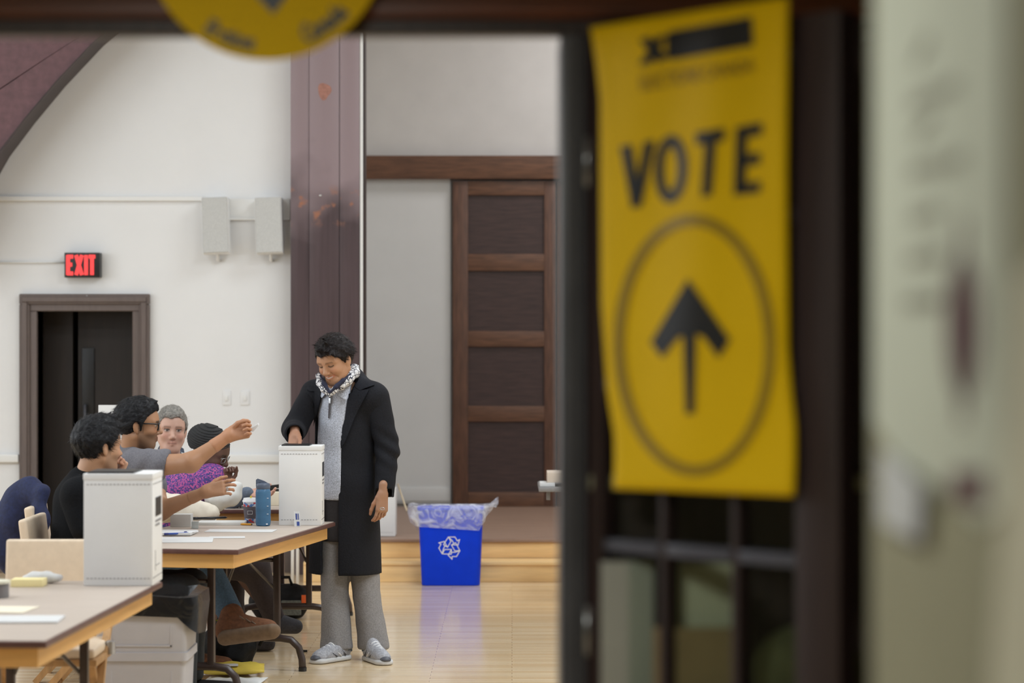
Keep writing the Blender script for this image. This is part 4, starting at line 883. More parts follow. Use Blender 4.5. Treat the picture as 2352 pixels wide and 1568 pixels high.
# nearest table: blurred stationery
d = dtab(1395); tpz = ZT
tr = empty('tape_roll', (bx(-8, dtab(1372)), dtab(1372), ZT)); tag(tr, 'blurred grey tape dispenser cut by the left edge', 'dispenser')
lathe('roll', [(0.045, 0), (0.045, 0.05), (0.03, 0.052)], mat('grey_tape', rgb(120, 116, 116), 0.4, 0.1, 20), tr, 24); lathe('hub_cap', [(0.05, 0.052), (0.05, 0.062), (0.02, 0.064)], mat('cream_cap', rgb(226, 222, 200), 0.5), tr, 24)
on_table('note_pad', 24, 98, 1348, 0.028, 0.09, mat('yellow_notes', rgb(244, 228, 170), 0.6, 0.04, 12), 'pale yellow note pad on the nearest table', 'pad')
f = Field((bx(40, 9.3), 9.15, ZT-0.01), (bx(160, 9.3), 9.45, ZT+0.08), 0.006)
f.cap(W(80, 1328, 9.32), W(138, 1326, 9.28), 0.020, 0.018, 0.02).cap(W(60, 1330, 9.32), W(105, 1322, 9.3), 0.018, 0.022, 0.02).op(lambda X, Y, Z, D: np.maximum(D+0.008*fnoise(X, Y, Z, 90), ZT+0.001-Z))
V, Fc = f.mesh(); tag(mesh_obj('tissue', V, Fc, m_paper, smooth=True), 'crumpled white tissue beside the pale yellow note pad', 'tissue')
on_table('paper_sheet', -60, 128, 1432, 0.006, 0.19, m_paper, 'white paper stack at the near edge of the nearest table', 'paper', rz=0.05)
on_table('paper_sheet', -80, 60, 1408, 0.003, 0.2, m_cream, 'cream sheet partly under the tape dispenser end of the nearest table', 'paper', rz=-0.1)
# ------------------------------------------------------------------ people
m_skin = attr_mat('skin', 0.5, bump=0.1, bscale=200)
m_hairb = mat('black_hair', (0.010, 0.010, 0.012, 1), 0.5, 0.4, 60, (1, 1, 1), bump=0.4, detail=5, spec=0.2)
m_hairv = mat('dark_brown_hair', (0.015, 0.011, 0.011, 1), 0.5, 0.5, 70, bump=0.4, detail=5, spec=0.2)
m_hairg = mat('grey_hair', rgb(134, 130, 124), 0.6, 0.4, 70, bump=0.6, detail=5)
m_eyew = mat('eye_white', (0.62, 0.6, 0.58, 1), 0.25, 0.03, 20); m_iris = mat('dark_iris', (0.02, 0.014, 0.01, 1), 0.15, 0.1, 30)
def head_vf(R, c, tone, sc=1.0, lips=(1.15, 0.62, 0.6), smile=0.0, stubble=None, neck=True, neck_to=None, h=0.0036, jaw=1.0, brow=0.25, nose=1.0, down=False, tall=1.0):
    """local frame: x forward, y left, z up; origin between the ears at eye level"""
    f = Field((-0.13, -0.105, -0.20), (0.145, 0.105, 0.145), h)
    f.ell((-0.012, 0, 0.032), (0.098, 0.076, 0.092), 0.01)
    f.ell((0.03, 0, -0.035), (0.063, 0.060*jaw, 0.082), 0.03)
    f.ell((0.045, 0, 0.03), (0.05, 0.062, 0.055), 0.03)
    f.cap((0.064, -0.012, -0.100), (0.064, 0.012, -0.100), 0.020, 0.020, 0.03)
    for s_ in (-1, 1):
        f.cap((-0.005, s_*0.056*jaw, -0.055), (0.052, s_*0.022*jaw, -0.098), 0.017, 0.018, 0.03)
        f.cap((0.086, s_*0.016, 0.020), (0.072, s_*0.050, 0.018), 0.009, 0.008, 0.018)
        f.ell((0.060, s_*0.042, -0.030), (0.024+0.004*smile, 0.021, 0.020+0.003*smile), 0.02)
        f.ell((0.098, s_*0.032, 0.000), (0.016, 0.018, 0.011), 0.014, sub=True)
        f.ell((0.0775, s_*0.0315, 0.000), (0.0125, 0.0125, 0.0120), 0.004)
        f.cap((0.0865, s_*0.021, 0.0050), (0.0795, s_*0.045, 0.0035), 0.0035, 0.003, 0.004)
        f.cap((0.0850, s_*0.022, -0.0095), (0.0790, s_*0.044, -0.0075), 0.0030, 0.003, 0.006)
        f.ell((0.096, s_*0.0115*nose, -0.040), (0.009, 0.0072, 0.0066), 0.008)
        f.ell((-0.008, s_*0.079, -0.012), (0.019, 0.007, 0.031), 0.008, R=frame((1, s_*-0.35, 0.2)))
        f.ell((0.0, s_*0.087, -0.006), (0.009, 0.005, 0.015), 0.005, sub=True)
    f.cap((0.086, 0, 0.014), (0.106, 0, -0.028), 0.0075, 0.0105*nose, 0.012); f.ell((0.110, 0, -0.034), (0.0115, 0.0115*nose, 0.010), 0.008)
    mz = -0.066
    mw = 0.025+0.008*smile; ml = 0.006*smile
    for s_ in (-1, 1):
        f.cap((0.0910, 0, mz+0.0045), (0.0765-0.002*smile, s_*mw, mz+0.001+ml*1.5), 0.0046, 0.0030, 0.008)
        f.cap((0.0895, 0, mz-0.0075), (0.0760-0.002*smile, s_*mw*0.9, mz-0.002+ml*1.2), 0.0056, 0.0030, 0.008)
        if smile: f.cap((0.0975, 0, mz-0.001), (0.084, s_*mw*0.9, mz-0.0005+ml*1.4), 0.0036, 0.0018, 0.003, sub=True)
        if smile: f.cap((0.088, s_*0.020, -0.038), (0.070, s_*0.042, -0.072), 0.002, 0.002, 0.010, sub=True)
    if neck:
        nb_ = np.array((-0.045, 0, -0.30)) if neck_to is None else R.T@(np.array(neck_to)-c)/sc
        f.cap((-0.022, 0, -0.06), nb_, 0.056, 0.060, 0.02)
    V, Fq = f.mesh(1)
    col = np.tile(np.array(tone, float), (len(V), 1)); x, y, z = V.T
    ay = np.abs(y)
    def paint(mask, c_): 
        m_ = np.clip(mask, 0, 1)[:, None]; col[:] = col*(1-m_)+np.array(c_)*m_
    t = np.array(tone)
    zm = mz+ml*1.4*(ay/mw)**2
    paint((x > 0.066)*np.exp(-((z-zm)/0.0095)**2*1.5)*np.exp(-(ay/(mw*1.05))**8), t*np.array(lips))
    paint((x > 0.06)*0.35*np.exp(-((z+0.028)/0.016)**2)*np.exp(-((ay-0.042)/0.018)**2), t*np.array((1.25, 0.85, 0.8)))
    bz_ = 0.0185+0.006*np.cos((ay-0.03)*55)-0.004
    paint(brow*3*(x > 0.05)*(np.abs(z-bz_) < 0.0048)*(ay > 0.012)*(ay < 0.052), (0.02, 0.016, 0.014))
    paint((x > 0.055)*0.45*np.exp(-(((ay-0.032)/0.019)**2+((z+0.001)/0.010)**2)**2), t*0.45)
    if not down:
        lid = np.exp(-(((ay-0.032)/0.0135)**2+((z-0.0)/0.0048)**2)**3)*(x > 0.066)
        paint(lid, (0.50, 0.47, 0.44)); paint(lid*np.exp(-(((ay-0.032)/0.0062)**2)**3), (0.02, 0.014, 0.01))
        paint((x > 0.06)*(np.abs(z-0.0055) < 0.0022)*(ay > 0.018)*(ay < 0.048)*0.9, (0.03, 0.02, 0.018))
    else:                                    # eyes lowered: only the dark lash line shows
        paint((x > 0.06)*np.exp(-((z+0.0045-14*(ay-0.032)**2)/0.0030)**4)*(ay > 0.017)*(ay < 0.050)*0.95, (0.03, 0.018, 0.014))
    if smile > 0: paint((x > 0.070)*np.exp(-(ay/(mw*0.72))**8)*np.exp(-((z-(zm+0.0002))/0.0030)**4), (0.58, 0.55, 0.50))
    else: paint((x > 0.066)*np.exp(-(ay/(mw))**8)*0.8*np.exp(-((z-(zm-0.0015))/0.0028)**2), t*0.32)
    if stubble is not None:
        st_m = (z < -0.035)*(x > -0.005)*np.clip((-0.03-z)/0.02, 0, 1)*np.clip((x+0.01)/0.02, 0, 1)*(z > -0.125)
        sb2 = ((z < -0.0)*(x < 0.03)*(x > 0.0)*(z > -0.06)*(ay > 0.05))
        paint(np.maximum(st_m*stubble, sb2*stubble*0.8), t*0.28)
    V = V*np.array((1, 1, tall)); return V@R.T*sc+c, Fq, col
def hair_vf(R, c, sc=1.0, pts=((0.2, 0.2), (0.062, 0.2), (0.055, 0.062), (0.0, 0.024), (-0.018, 0.018), (-0.03, -0.03), (-0.075, -0.045), (-0.09, -0.3)), grow=0.012, amp=0.004, tufts=(), top=0.0, seed=1.0, h=0.0042, front=0.0):
    f = Field((-0.16, -0.12, -0.14), (0.16, 0.12, 0.19), h)
    f.ell((-0.012, 0, 0.034), (0.098+grow, 0.076+grow, 0.092+grow), 0.01)
    f.ell((-0.02, 0, 0.02), (0.09+grow, 0.078+grow*0.8, 0.07), 0.02)
    if top: f.ell((0.02, 0, 0.085), (0.075, 0.062, 0.045+top), 0.02)
    zs_ = [p[0] for p in pts][::-1]; xs_ = [p[1] for p in pts][::-1]
    def cut(X, Y, Z, D):
        lim = np.interp(Z+0.006*np.sin(Y*90+seed), zs_, xs_)+0.006*fnoise(X, Y, Z, 150, seed)
        inner = np.sqrt(((X+0.012)/0.094)**2+(Y/0.0725)**2+((Z-0.032)/0.088)**2)-1
        dd = np.maximum(D+amp*(fnoise(X, Y*1.5, Z*0.6, 130, seed)+0.6*fnoise(X, Y, Z, 260, seed+2)), (X-lim)*0.8)
        return np.maximum(dd, -inner*0.08)
    f.op(cut)
    for s_ in (-1, 1): f.ell((-0.008, s_*0.098, -0.014), (0.024, 0.030, 0.034), 0.006, sub=True)
    for a, b, r0 in tufts: f.cap(a, b, r0, 0.002, 0.008)
    V, Fq = f.mesh(1); return V@R.T*sc+c, Fq
def hand_vf(wrist, fwd, thumb, tone, curl=(0.3, 0.3, 0.3, 0.3), spread=0.05, left_sign=1, thumb_curl=0.3, thumb_out=0.7, sc=1.0, elbow=None, rw=0.026, h=0.0028, pinch=False):
    """fwd: direction of the hand; thumb: direction from little finger side to thumb side; fingers curl towards the palm = left_sign * (fwd x thumb)"""
    f_ = nrm(fwd); t_ = nrm(np.array(thumb)-f_*np.dot(thumb, f_)); n_ = np.cross(f_, t_)*left_sign; R = np.stack([f_, t_, n_], 1)
    fl = Field((-0.12, -0.11, -0.085), (0.215, 0.11, 0.135), h)
    ys = (0.030, 0.010, -0.010, -0.029); ln = (0.070, 0.078, 0.073, 0.057); rad = (0.0088, 0.0090, 0.0086, 0.0076)
    if elbow is None: fl.cap((-0.05, 0, 0), (0.005, 0, 0), rw, rw*0.95, 0.012, flat=(0, 0, 1), fac=1.15)
    else:
        e_ = R.T@(np.array(elbow)-np.array(wrist)); e_ = e_/np.linalg.norm(e_)*0.085
        fl.cap(e_, (0.0, 0, 0), rw*1.28, rw*1.04, 0.012); fl.cap((0, 0, 0), (0.012, 0, 0), rw*1.02, rw*0.95, 0.02)
    for y0, l0, r0, cu in zip(ys, ln, rad, curl):
        fl.cap((0.0, y0*0.6, 0), (0.088, y0, -0.002), 0.0155, 0.0115, 0.014)
        a = -spread*y0/0.03*-1; p = np.array((0.088, y0, -0.001)); ang = cu*0.7
        for i, q in enumerate((0.45, 0.31, 0.26)):
            d_ = np.array((math.cos(ang)*math.cos(a), math.cos(ang)*math.sin(a), math.sin(ang))); e = p+d_*l0*q*1.02
            fl.cap(p, e, r0*(1-0.06*i), r0*(0.95-0.07*i), 0.003); p = e; ang += cu*1.15
    p = np.array((0.022, 0.026, 0.008)); a0 = thumb_out; fl.cap((0.01, 0.012, 0.006), p, 0.018, 0.015, 0.012)
    for i, l in enumerate((0.042, 0.034, 0.027)):
        d_ = np.array((math.cos(a0), math.sin(a0), 0.25+thumb_curl*0.5)); d_ /= np.linalg.norm(d_); e = p+d_*l
        fl.cap(p, e, (0.0135, 0.0115, 0.0100)[i], (0.0115, 0.0100, 0.0080)[i], 0.005); p = e; a0 -= thumb_curl*0.8
    V, Fq = fl.mesh(1); col = np.tile(np.array(tone, float), (len(V), 1))
    col[V[:, 2] > 0.006] *= np.array((1.12, 1.05, 1.05)); 
    return V@R.T*sc+np.array(wrist), Fq, col
def limb_vf(pts, rads, tone, h=0.006, k=0.02, pad=0.03):
    P_ = np.array(pts); r = max(rads)+pad; f = Field(P_.min(0)-r, P_.max(0)+r, h); f.chain(pts, rads, k); V, Fq = f.mesh(1); return V, Fq, tone
def body(parent, parts):
    V, Fc, Cc = joinvf(parts); return mesh_obj('body', V, Fc, m_skin, parent, True, Cc)
def cloth(name, build, lo, hi, h, m, parent, amp=0.0, freq=30, cutf=None, seed=0.0):
    f = Field(lo, hi, h); build(f)
    def op(X, Y, Z, D):
        D = D+amp*fnoise(X, Y, Z*0.6, freq, seed)+amp*0.5*fnoise(X, Y, Z, freq*2.3, seed+1)
        return cutf(X, Y, Z, D) if cutf else D
    f.op(op); V, Fq = f.mesh(1); o = mesh_obj(name, V, Fq, m, parent, smooth=True); return o, V, Fq
def person(label, loc): 
    e = bpy.data.objects.new('person', None); COL.objects.link(e); tag(e, label, 'person', None); return e
def strands(name, V, Fq, m, parent, n, length, comb, seed, lift=0.16, wid=0.0007, keep=None):
    """short tapered locks rooted on the hair surface so the outline breaks up like hair"""
    rng = np.random.default_rng(seed); fi = rng.integers(0, len(Fq), n*3); P0 = V[Fq[fi]].mean(1)
    a, b = V[Fq[fi, 1]]-V[Fq[fi, 0]], V[Fq[fi, 3]]-V[Fq[fi, 0]]; N_ = np.cross(a, b); N_ /= np.linalg.norm(N_, axis=1)[:, None]+1e-9
    VV = []; FF = []; cnt = 0
    for p, nn in zip(P0, N_):
        if keep is not None and not keep(p, nn): continue
        if cnt >= n: break
        c_ = comb(p) if callable(comb) else np.array(comb, float)
        t = c_-nn*np.dot(c_, nn)*0.8+rng.normal(0, 0.16, 3); t /= np.linalg.norm(t); l = length*rng.uniform(0.5, 1.2); s_ = np.cross(t, nn); s_ /= np.linalg.norm(s_)+1e-9
        k = len(VV); q0 = p-nn*0.002; q1 = p+nn*lift*l*0.35+t*l*0.5; q2 = p+nn*lift*l*0.3+t*l
        VV += [q0-s_*wid, q0+s_*wid, q1+s_*wid*0.8, q1-s_*wid*0.8, q2]; FF += [(k, k+1, k+2, k+3), (k+3, k+2, k+4)]; cnt += 1
    o = mesh_obj(name, VV, FF, m, parent, smooth=False); o['kind'] = 'stuff'; return o

# ---- the standing voter
TV = (0.45, 0.235, 0.132)
voter = person('standing woman in a long black coat smiling down at ballot box', None); voter.location = (-0.875, 12.7, 0)
vroot = np.array(voter.location)
def child_fix(parent):
    """children are built in world coordinates; move them under the thing's base point"""
    for ch in [o for o in bpy.data.objects if o.parent == parent]:
        ch.location = -Vector(parent.location)
Fv = np.array([-0.5, -0.866, 0]); Lv = np.array([0.866, -0.5, 0])
Rv = frame((-0.50, -0.80, -0.40), math.radians(4)); hc = W(769, 826, 12.60)
neckb = W(775, 900, 12.72)
wL = W(880, 1140, 12.60); elL = W(889, 1028, 12.68); shL = W(864, 912, 12.68); shR = W(722, 905, 12.80); elR = W(676, 985, 12.68); wR = W(676, 1000, 12.44)
parts = [head_vf(Rv, hc, TV, 0.98, smile=1.0, neck_to=neckb, h=0.0032, lips=(1.1, 0.62, 0.6), brow=0.14, jaw=1.08, down=True, nose=1.15)]
parts.append(hand_vf(W(879, 1134, 12.58), (-0.07, -0.06, -1), (-0.75, -0.65, 0), (0.36, 0.19, 0.115), (0.32, 0.38, 0.45, 0.5), 0.04, 1, 0.3, 0.35, 0.95))
parts.append(hand_vf(W(677, 1000, 12.47), (0.03, -0.62, -0.78), (0.95, -0.2, 0.0), (0.36, 0.19, 0.115), (0.25, 0.25, 0.3, 0.35), 0.02, 1, 0.3, 0.3, 0.92, rw=0.030))
parts.append(limb_vf([W(795, 905, 12.75), W(795, 1100, 12.76), W(795, 1210, 12.76)], [0.08, 0.085, 0.09], TV, 0.016))
for a, b, c_ in ((775, 772, 776), (828, 842, 857)): parts.append(limb_vf([W(a, 1230, 12.76), W(b, 1370, 12.72), W(c_, 1495, 12.70)], [0.075, 0.05, 0.04], TV, 0.014))
body(voter, parts)
HV = dict(pts=((0.2, 0.2), (0.072, 0.2), (0.058, 0.078), (0.03, 0.045), (0.0, 0.022), (-0.02, 0.012), (-0.035, -0.030), (-0.085, -0.05), (-0.10, -0.3)), grow=0.016, amp=0.0045, top=0.008, seed=2.0,
          tufts=[((0.085, 0.035, 0.085), (0.125, 0.045, 0.098), 0.012), ((0.08, 0.055, 0.075), (0.12, 0.075, 0.07), 0.012), ((0.07, 0.065, 0.07), (0.1, 0.09, 0.055), 0.011), ((0.09, 0.005, 0.09), (0.13, 0.0, 0.11), 0.012), ((0.06, 0.03, 0.12), (0.1, 0.05, 0.142), 0.013), ((0.03, 0.0, 0.13), (0.07, 0.02, 0.155), 0.013)])
V, Fq = hair_vf(Rv, hc, 0.98, **HV); mesh_obj('hair', V, Fq, m_hairv, voter, True)
strands('hair_locks', V, Fq, m_hairv, voter, 6500, 0.03, -Rv[:, 2]*0.5-Rv[:, 0]*0.7+Rv[:, 1]*0.4, 3, keep=lambda p, n: ((p-hc)@Rv)[2] > 0.0)
strands('hair_locks', V, Fq, m_hairv, voter, 700, 0.03, Rv[:, 0]*1.0+Rv[:, 2]*0.4, 4, lift=0.45, keep=lambda p, n: ((p-hc)@Rv)[2] > 0.085 and ((p-hc)@Rv)[0] > 0.0)
m_coat = mat('black_wool_coat', (0.0085, 0.009, 0.0125, 1), 0.8, 0.25, 120, bump=0.2, spec=0.25)
m_sweat = mat('heather_grey_knit', rgb(180, 184, 196), 0.9, 0.3, 170, bump=0.3, detail=2)
m_trous = mat('grey_wool_trousers', rgb(134, 131, 131), 0.8, 0.18, 150, bump=0.2)
ax0 = W(795, 900, 12.76); axb = W(793, 1315, 12.78); zh = axb[2]
zc_ = [0.3, zh, 0.95, 1.10, 1.20, 1.30, 1.37, 1.43, 1.52]
xl_ = [-1.00, -0.995, -1.00, -1.03, -1.045, -1.02, -1.0, -0.985, -0.97]; xr_ = [-0.908, -0.908, -0.905, -0.905, -0.895, -0.875, -0.862, -0.855, -0.85]
def sweater(f):
    f.cap(W(790, 925, 12.74), W(790, 1120, 12.74), 0.145, 0.155, 0.05, flat=Fv, fac=1.28); f.cap(W(745, 925, 12.80), W(835, 925, 12.72), 0.06, 0.06, 0.06)
    f.cap(W(782, 885, 12.70), W(788, 915, 12.72), 0.062, 0.085, 0.04)
cut_s = lambda X, Y, Z, D: np.maximum(np.maximum(D, H-(1150-CY)*12.6/FPX-Z), (X-np.interp(Z, zc_, xr_)-0.012)*0.9)
cloth('sweater', sweater, (-1.2, 12.4, 0.75), (-0.55, 13.05, 1.48), 0.009, m_sweat, voter, 0.003, 28, cut_s)
def pelvis(f):
    for a, b, c_ in ((771, 768, 773), (830, 843, 858)):
        f.chain([W(a, 1225, 12.76), W(b, 1370, 12.73), W(c_, 1488, 12.70)], [0.082, 0.071, 0.084], 0.008)
    f.cap(W(780, 1190, 12.77), W(812, 1190, 12.76), 0.10, 0.10, 0.04)
hem = H-(1490-CY)*12.7/FPX
cloth('trousers', pelvis, (-1.2, 12.4, hem-0.03), (-0.55, 13.05, 0.95), 0.009, m_trous, voter, 0.0035, 24, lambda X, Y, Z, D: np.maximum(D+0.004*np.sin(X*70+Z*6)*np.clip((0.5-Z)*2, 0, 1), hem-Z))
cloth('dark_waist_fill', lambda f: f.cap(W(790, 1130, 12.755), W(790, 1240, 12.765), 0.147, 0.15, 0.03, flat=Fv, fac=1.25), (-1.2, 12.45, 0.6), (-0.6, 13.05, 1.05), 0.011, mat('charcoal_waist_fill', rgb(40, 36, 38), 0.85, 0.2, 80), voter, 0.002, 30, lambda X, Y, Z, D: np.maximum(np.maximum(D, 0.62-Z), X+0.89))  # dark fill added at the waist between sweater and trousers
def coat_b(f):
    f.cap(W(795, 925, 12.77), W(793, 1120, 12.78), 0.175, 0.180, 0.05, flat=Fv, fac=1.28); f.cap(W(793, 1120, 12.78), W(793, 1345, 12.78), 0.18, 0.20, 0.05, flat=Fv, fac=1.12)
    f.cap(shR+np.array([0.02, 0, -0.01]), shL-np.array([0.03, 0, 0.0]), 0.082, 0.084, 0.05); f.cap(W(796, 872, 12.79), W(797, 905, 12.78), 0.088, 0.115, 0.05)
    f.cap(shL, shL*0.6+elL*0.4, 0.070, 0.060, 0.03); f.cap(shR, shR*0.6+elR*0.4, 0.072, 0.060, 0.03)
def coat_cut(X, Y, Z, D):
    xl, xr = np.interp(Z, zc_, xl_), np.interp(Z, zc_, xr_)
    ins = np.maximum(np.maximum(xl-X, X-xr), Y-12.775); ins = np.maximum(ins, -(X+1.085)*1.0)           # the open front
    arm = (X < -1.05) 
    D = np.maximum(D, -ins); D = np.maximum(D, zh-Z)
    neck_ = np.sqrt((X+0.885)**2+((Y-12.70)/1.1)**2)-0.078
    D = np.maximum(D, -np.maximum(neck_, 1.40-Z))
    return D
def coat_full(f): coat_b(f)
f = Field((-1.24, 12.3, 0.40), (-0.50, 13.08, 1.55), 0.008)
coat_b(f)
fold = lambda X, Y, Z: 0.004*fnoise(X, Y, Z*0.35, 26, 1.0)+0.006*np.exp(-((Z-elL[2])/0.11)**2)*np.clip((X+0.78)*10, 0, 1)*np.sin(Z*75+X*55)
f.op(lambda X, Y, Z, D: coat_cut(X, Y, Z, D+fold(X, Y, Z)))
CV, CF = f.mesh(1); mesh_obj('coat', CV, CF, m_coat, voter, True)
wc = wL+np.array([0.004, 0, -0.035])
f = Field(np.minimum(shL, wc)-0.12, np.maximum(shL, wc)+0.12, 0.008); f.chain([shL, elL, wc], [0.072, 0.060, 0.053], 0.025)
f.op(lambda X, Y, Z, D: np.maximum(np.maximum(D+fold(X, Y, Z), wL[2]-0.010-Z+0.1*(X-wL[0])), -np.maximum(np.sqrt((X-wc[0])**2+(Y-wc[1])**2)-0.043, Z-wL[2]-0.04)))
V, Fq = f.mesh(1); mesh_obj('coat_sleeve', V, Fq, m_coat, voter, True)
we = wR+np.array([0, 0.02, 0.008]); ax_ = nrm(we-elR)
f = Field(np.minimum(shR, we)-0.13, np.maximum(shR, elR)+0.13, 0.008); f.chain([shR, elR, we+ax_*0.06], [0.074, 0.062, 0.052], 0.03)
f.op(lambda X, Y, Z, D: np.maximum(D+0.004*fnoise(X, Y, Z, 45), (X-we[0])*ax_[0]+(Y-we[1])*ax_[1]+(Z-we[2])*ax_[2])); f.cap(we-ax_*0.05, we+ax_*0.1, 0.040, 0.046, 0.005, sub=True)
V, Fq = f.mesh(1); mesh_obj('coat_sleeve', V, Fq, m_coat, voter, True)
bv = bvh_of(CV, CF)
m_coatl = mat('black_wool_lapel', (0.011, 0.012, 0.017, 1), 0.8, 0.25, 120, bump=0.2, spec=0.25)
fit_decal('collar', [(806, 874), (814, 862), (826, 861), (840, 866), (861, 883), (836, 892), (826, 896), (812, 886)], bv, m_coatl, voter, 0.014, 0.008)
fit_decal('lapel', [(800, 880), (826, 896), (848, 893), (838, 912), (816, 955), (794, 1010), (783, 1030), (780, 1000), (786, 950), (792, 905)], bv, m_coatl, voter, 0.012, 0.007)
fit_decal('collar', [(733, 868), (718, 873), (703, 893), (712, 898), (726, 898), (735, 893)], bv, m_coatl, voter, 0.012, 0.008)
fit_decal('lapel', [(722, 898), (735, 893), (736, 915), (728, 950), (720, 980), (722, 940)], bv, m_coatl, voter, 0.012, 0.006)
# scarf: two rolled strands meeting at the front, white with navy pattern
def scarf_mat():
    m = bpy.data.materials.new('white_navy_scarf'); m.use_nodes = True; N = m.node_tree.nodes; L = m.node_tree.links; b = N['Principled BSDF']
    tc = N.new('ShaderNodeTexCoord'); vo = N.new('ShaderNodeTexVoronoi'); vo.feature = 'DISTANCE_TO_EDGE'; vo.inputs['Scale'].default_value = 44; L.new(tc.outputs['Object'], vo.inputs['Vector'])
    cr = N.new('ShaderNodeValToRGB'); cr.color_ramp.interpolation = 'CONSTANT'; cr.color_ramp.elements[0].color = rgb(30, 32, 52); cr.color_ramp.elements[1].position = 0.065; cr.color_ramp.elements[1].color = (0.72, 0.71, 0.72, 1)
    L.new(vo.outputs['Distance'], cr.inputs[0]); L.new(cr.outputs[0], b.inputs['Base Color']); b.inputs['Roughness'].default_value = 0.75; return m
m_scarf = scarf_mat(); m_navyc = mat('navy_scarf_band', rgb(34, 36, 58), 0.8, 0.15, 60)
sF = lambda pts, rads: (lambda f: f.chain(pts, rads, 0.012))
cloth('scarf', sF([W(815, 844, 12.72), W(812, 856, 12.66), W(800, 870, 12.60), W(784, 884, 12.565), W(768, 897, 12.55), W(757, 908, 12.545)], [0.022, 0.030, 0.026, 0.020, 0.016, 0.011]), (-1.0, 12.45, 1.33), (-0.76, 12.82, 1.58), 0.004, m_scarf, voter, 0.005, 95)
cloth('scarf', sF([W(731, 862, 12.68), W(736, 878, 12.61), W(745, 893, 12.56), W(757, 908, 12.545)], [0.014, 0.020, 0.018, 0.011]), (-1.08, 12.45, 1.33), (-0.92, 12.78, 1.54), 0.004, m_scarf, voter, 0.004, 95)
cloth('scarf_band', sF([W(806, 858, 12.60), W(788, 874, 12.55), W(772, 888, 12.535), W(758, 901, 12.53)], [0.005, 0.010, 0.011, 0.007]), (-1.0, 12.45, 1.36), (-0.8, 12.65, 1.55), 0.004, m_navyc, voter, 0.002, 70)
cloth('scarf_band', sF([W(736, 862, 12.61), W(745, 881, 12.555), W(757, 901, 12.53)], [0.006, 0.011, 0.007]), (-1.06, 12.45, 1.36), (-0.92, 12.66, 1.54), 0.004, m_navyc, voter, 0.002, 70)
fv = Field((-1.2, 12.4, 0.75), (-0.55, 13.05, 1.48), 0.012); sweater(fv); sv, sf = fv.mesh(1); bsw = bvh_of(sv, sf)
fit_decal('sweater_collar', [(757, 908), (770, 896), (806, 868), (806, 884), (796, 919), (784, 912), (772, 903)], bsw, m_sweat, voter, 0.035, 0.006)
fit_decal('sweater_collar', [(757, 908), (746, 894), (735, 884), (733, 903), (739, 914), (747, 904)], bsw, m_sweat, voter, 0.03, 0.006)
fit_decal('zipper', [(756, 908), (760.5, 908), (756.5, 960), (753.5, 960)], bsw, mat('dark_zip', rgb(58, 50, 54), 0.5), voter, 0.012, 0.004)
fit_decal('zip_pull', [(755, 914), (759, 914), (759, 926), (755, 926)], bsw, m_steel, voter, 0.018, 0.004)
# sneakers
m_snk = mat('silver_grey_mesh', rgb(166, 167, 174), 0.55, 0.25, 110, bump=0.3); m_sole = mat('white_rubber_sole', rgb(206, 206, 206), 0.55, 0.05, 30); m_snd = mat('dark_grey_overlay', rgb(84, 86, 94), 0.5, 0.2, 60); m_snb = mat('teal_blue_patch', rgb(40, 84, 110), 0.5, 0.1, 60)
def sneaker(heel, d, z=0.0):
    d = nrm(d); s_ = np.cross((0, 0, 1.0), d); h0 = np.array([heel[0], heel[1], z])
    P = lambda a, b, c_: h0+d*a+s_*b+np.array([0, 0, c_])
    lo = np.minimum(P(-0.1, -0.1, 0), P(0.4, 0.1, 0)); hi = np.maximum(P(-0.1, 0.1, 0), P(0.4, -0.1, 0)); lo = np.minimum(lo, hi)-0.09; hi = np.maximum(lo+0.2, hi)+0.09; lo[2] = -0.02; hi[2] = 0.16
    sh = empty('shoe'); sh.parent = voter
    f = Field(lo, hi, 0.006); f.cap(P(0.035, 0, 0.05), P(0.21, 0, 0.028), 0.040, 0.042, 0.02, flat=(0, 0, 1), fac=1.0).cap(P(0.03, 0, 0.05), P(0.05, 0, 0.10), 0.036, 0.037, 0.02).cap(P(0.08, 0, 0.07), P(0.17, 0, 0.045), 0.033, 0.03, 0.03)
    f.op(lambda X, Y, Z, D: np.maximum(D+0.002*fnoise(X, Y, Z, 120), 0.022-Z)); V, Fq = f.mesh(1); mesh_obj('upper', V, Fq, m_snk, sh, True)
    bs_ = V, Fq
    f = Field(lo, hi, 0.006); f.cap(P(0.03, 0, 0.012), P(0.215, 0, 0.012), 0.046, 0.050, 0.02, flat=(0, 0, 1), fac=1.6).op(lambda X, Y, Z, D: np.maximum(np.maximum(D, Z-0.028), 0.002-Z)); V, Fq = f.mesh(1); mesh_obj('sole', V, Fq, m_sole, sh, True)
    f = Field(lo, hi, 0.005); f.cap(P(0.228, 0.0, 0.030), P(0.240, 0, 0.026), 0.034, 0.030, 0.01, flat=(0, 0, 1), fac=1.5).op(lambda X, Y, Z, D: np.maximum(D, 0.02-Z)); V, Fq = f.mesh(1); mesh_obj('toe_cap', V, Fq, m_snd, sh, True)
    for a in (0.095, 0.12, 0.145, 0.17):
        zt = 0.110-(a-0.08)*0.33; tube('lace', [P(a, -0.028, zt-0.022), P(a+0.004, -0.012, zt-0.004), P(a+0.006, 0, zt), P(a+0.004, 0.012, zt-0.004), P(a, 0.028, zt-0.022)], 0.0045, m_wht, sh, n=6)
    for s2 in (-1, 1):
        for q in (0.0, 0.035, 0.07): tube('stripe', [P(0.055+q, s2*(0.043+0.03*q), 0.030), P(0.085+q, s2*(0.0385+0.02*q), 0.062-0.18*q)], 0.0042, m_snd if q != 0.035 else m_wht, sh, n=6)
        tube('heel_patch', [P(0.0, s2*0.03, 0.05), P(0.04, s2*0.039, 0.058)], 0.008, m_snb, sh, n=6)
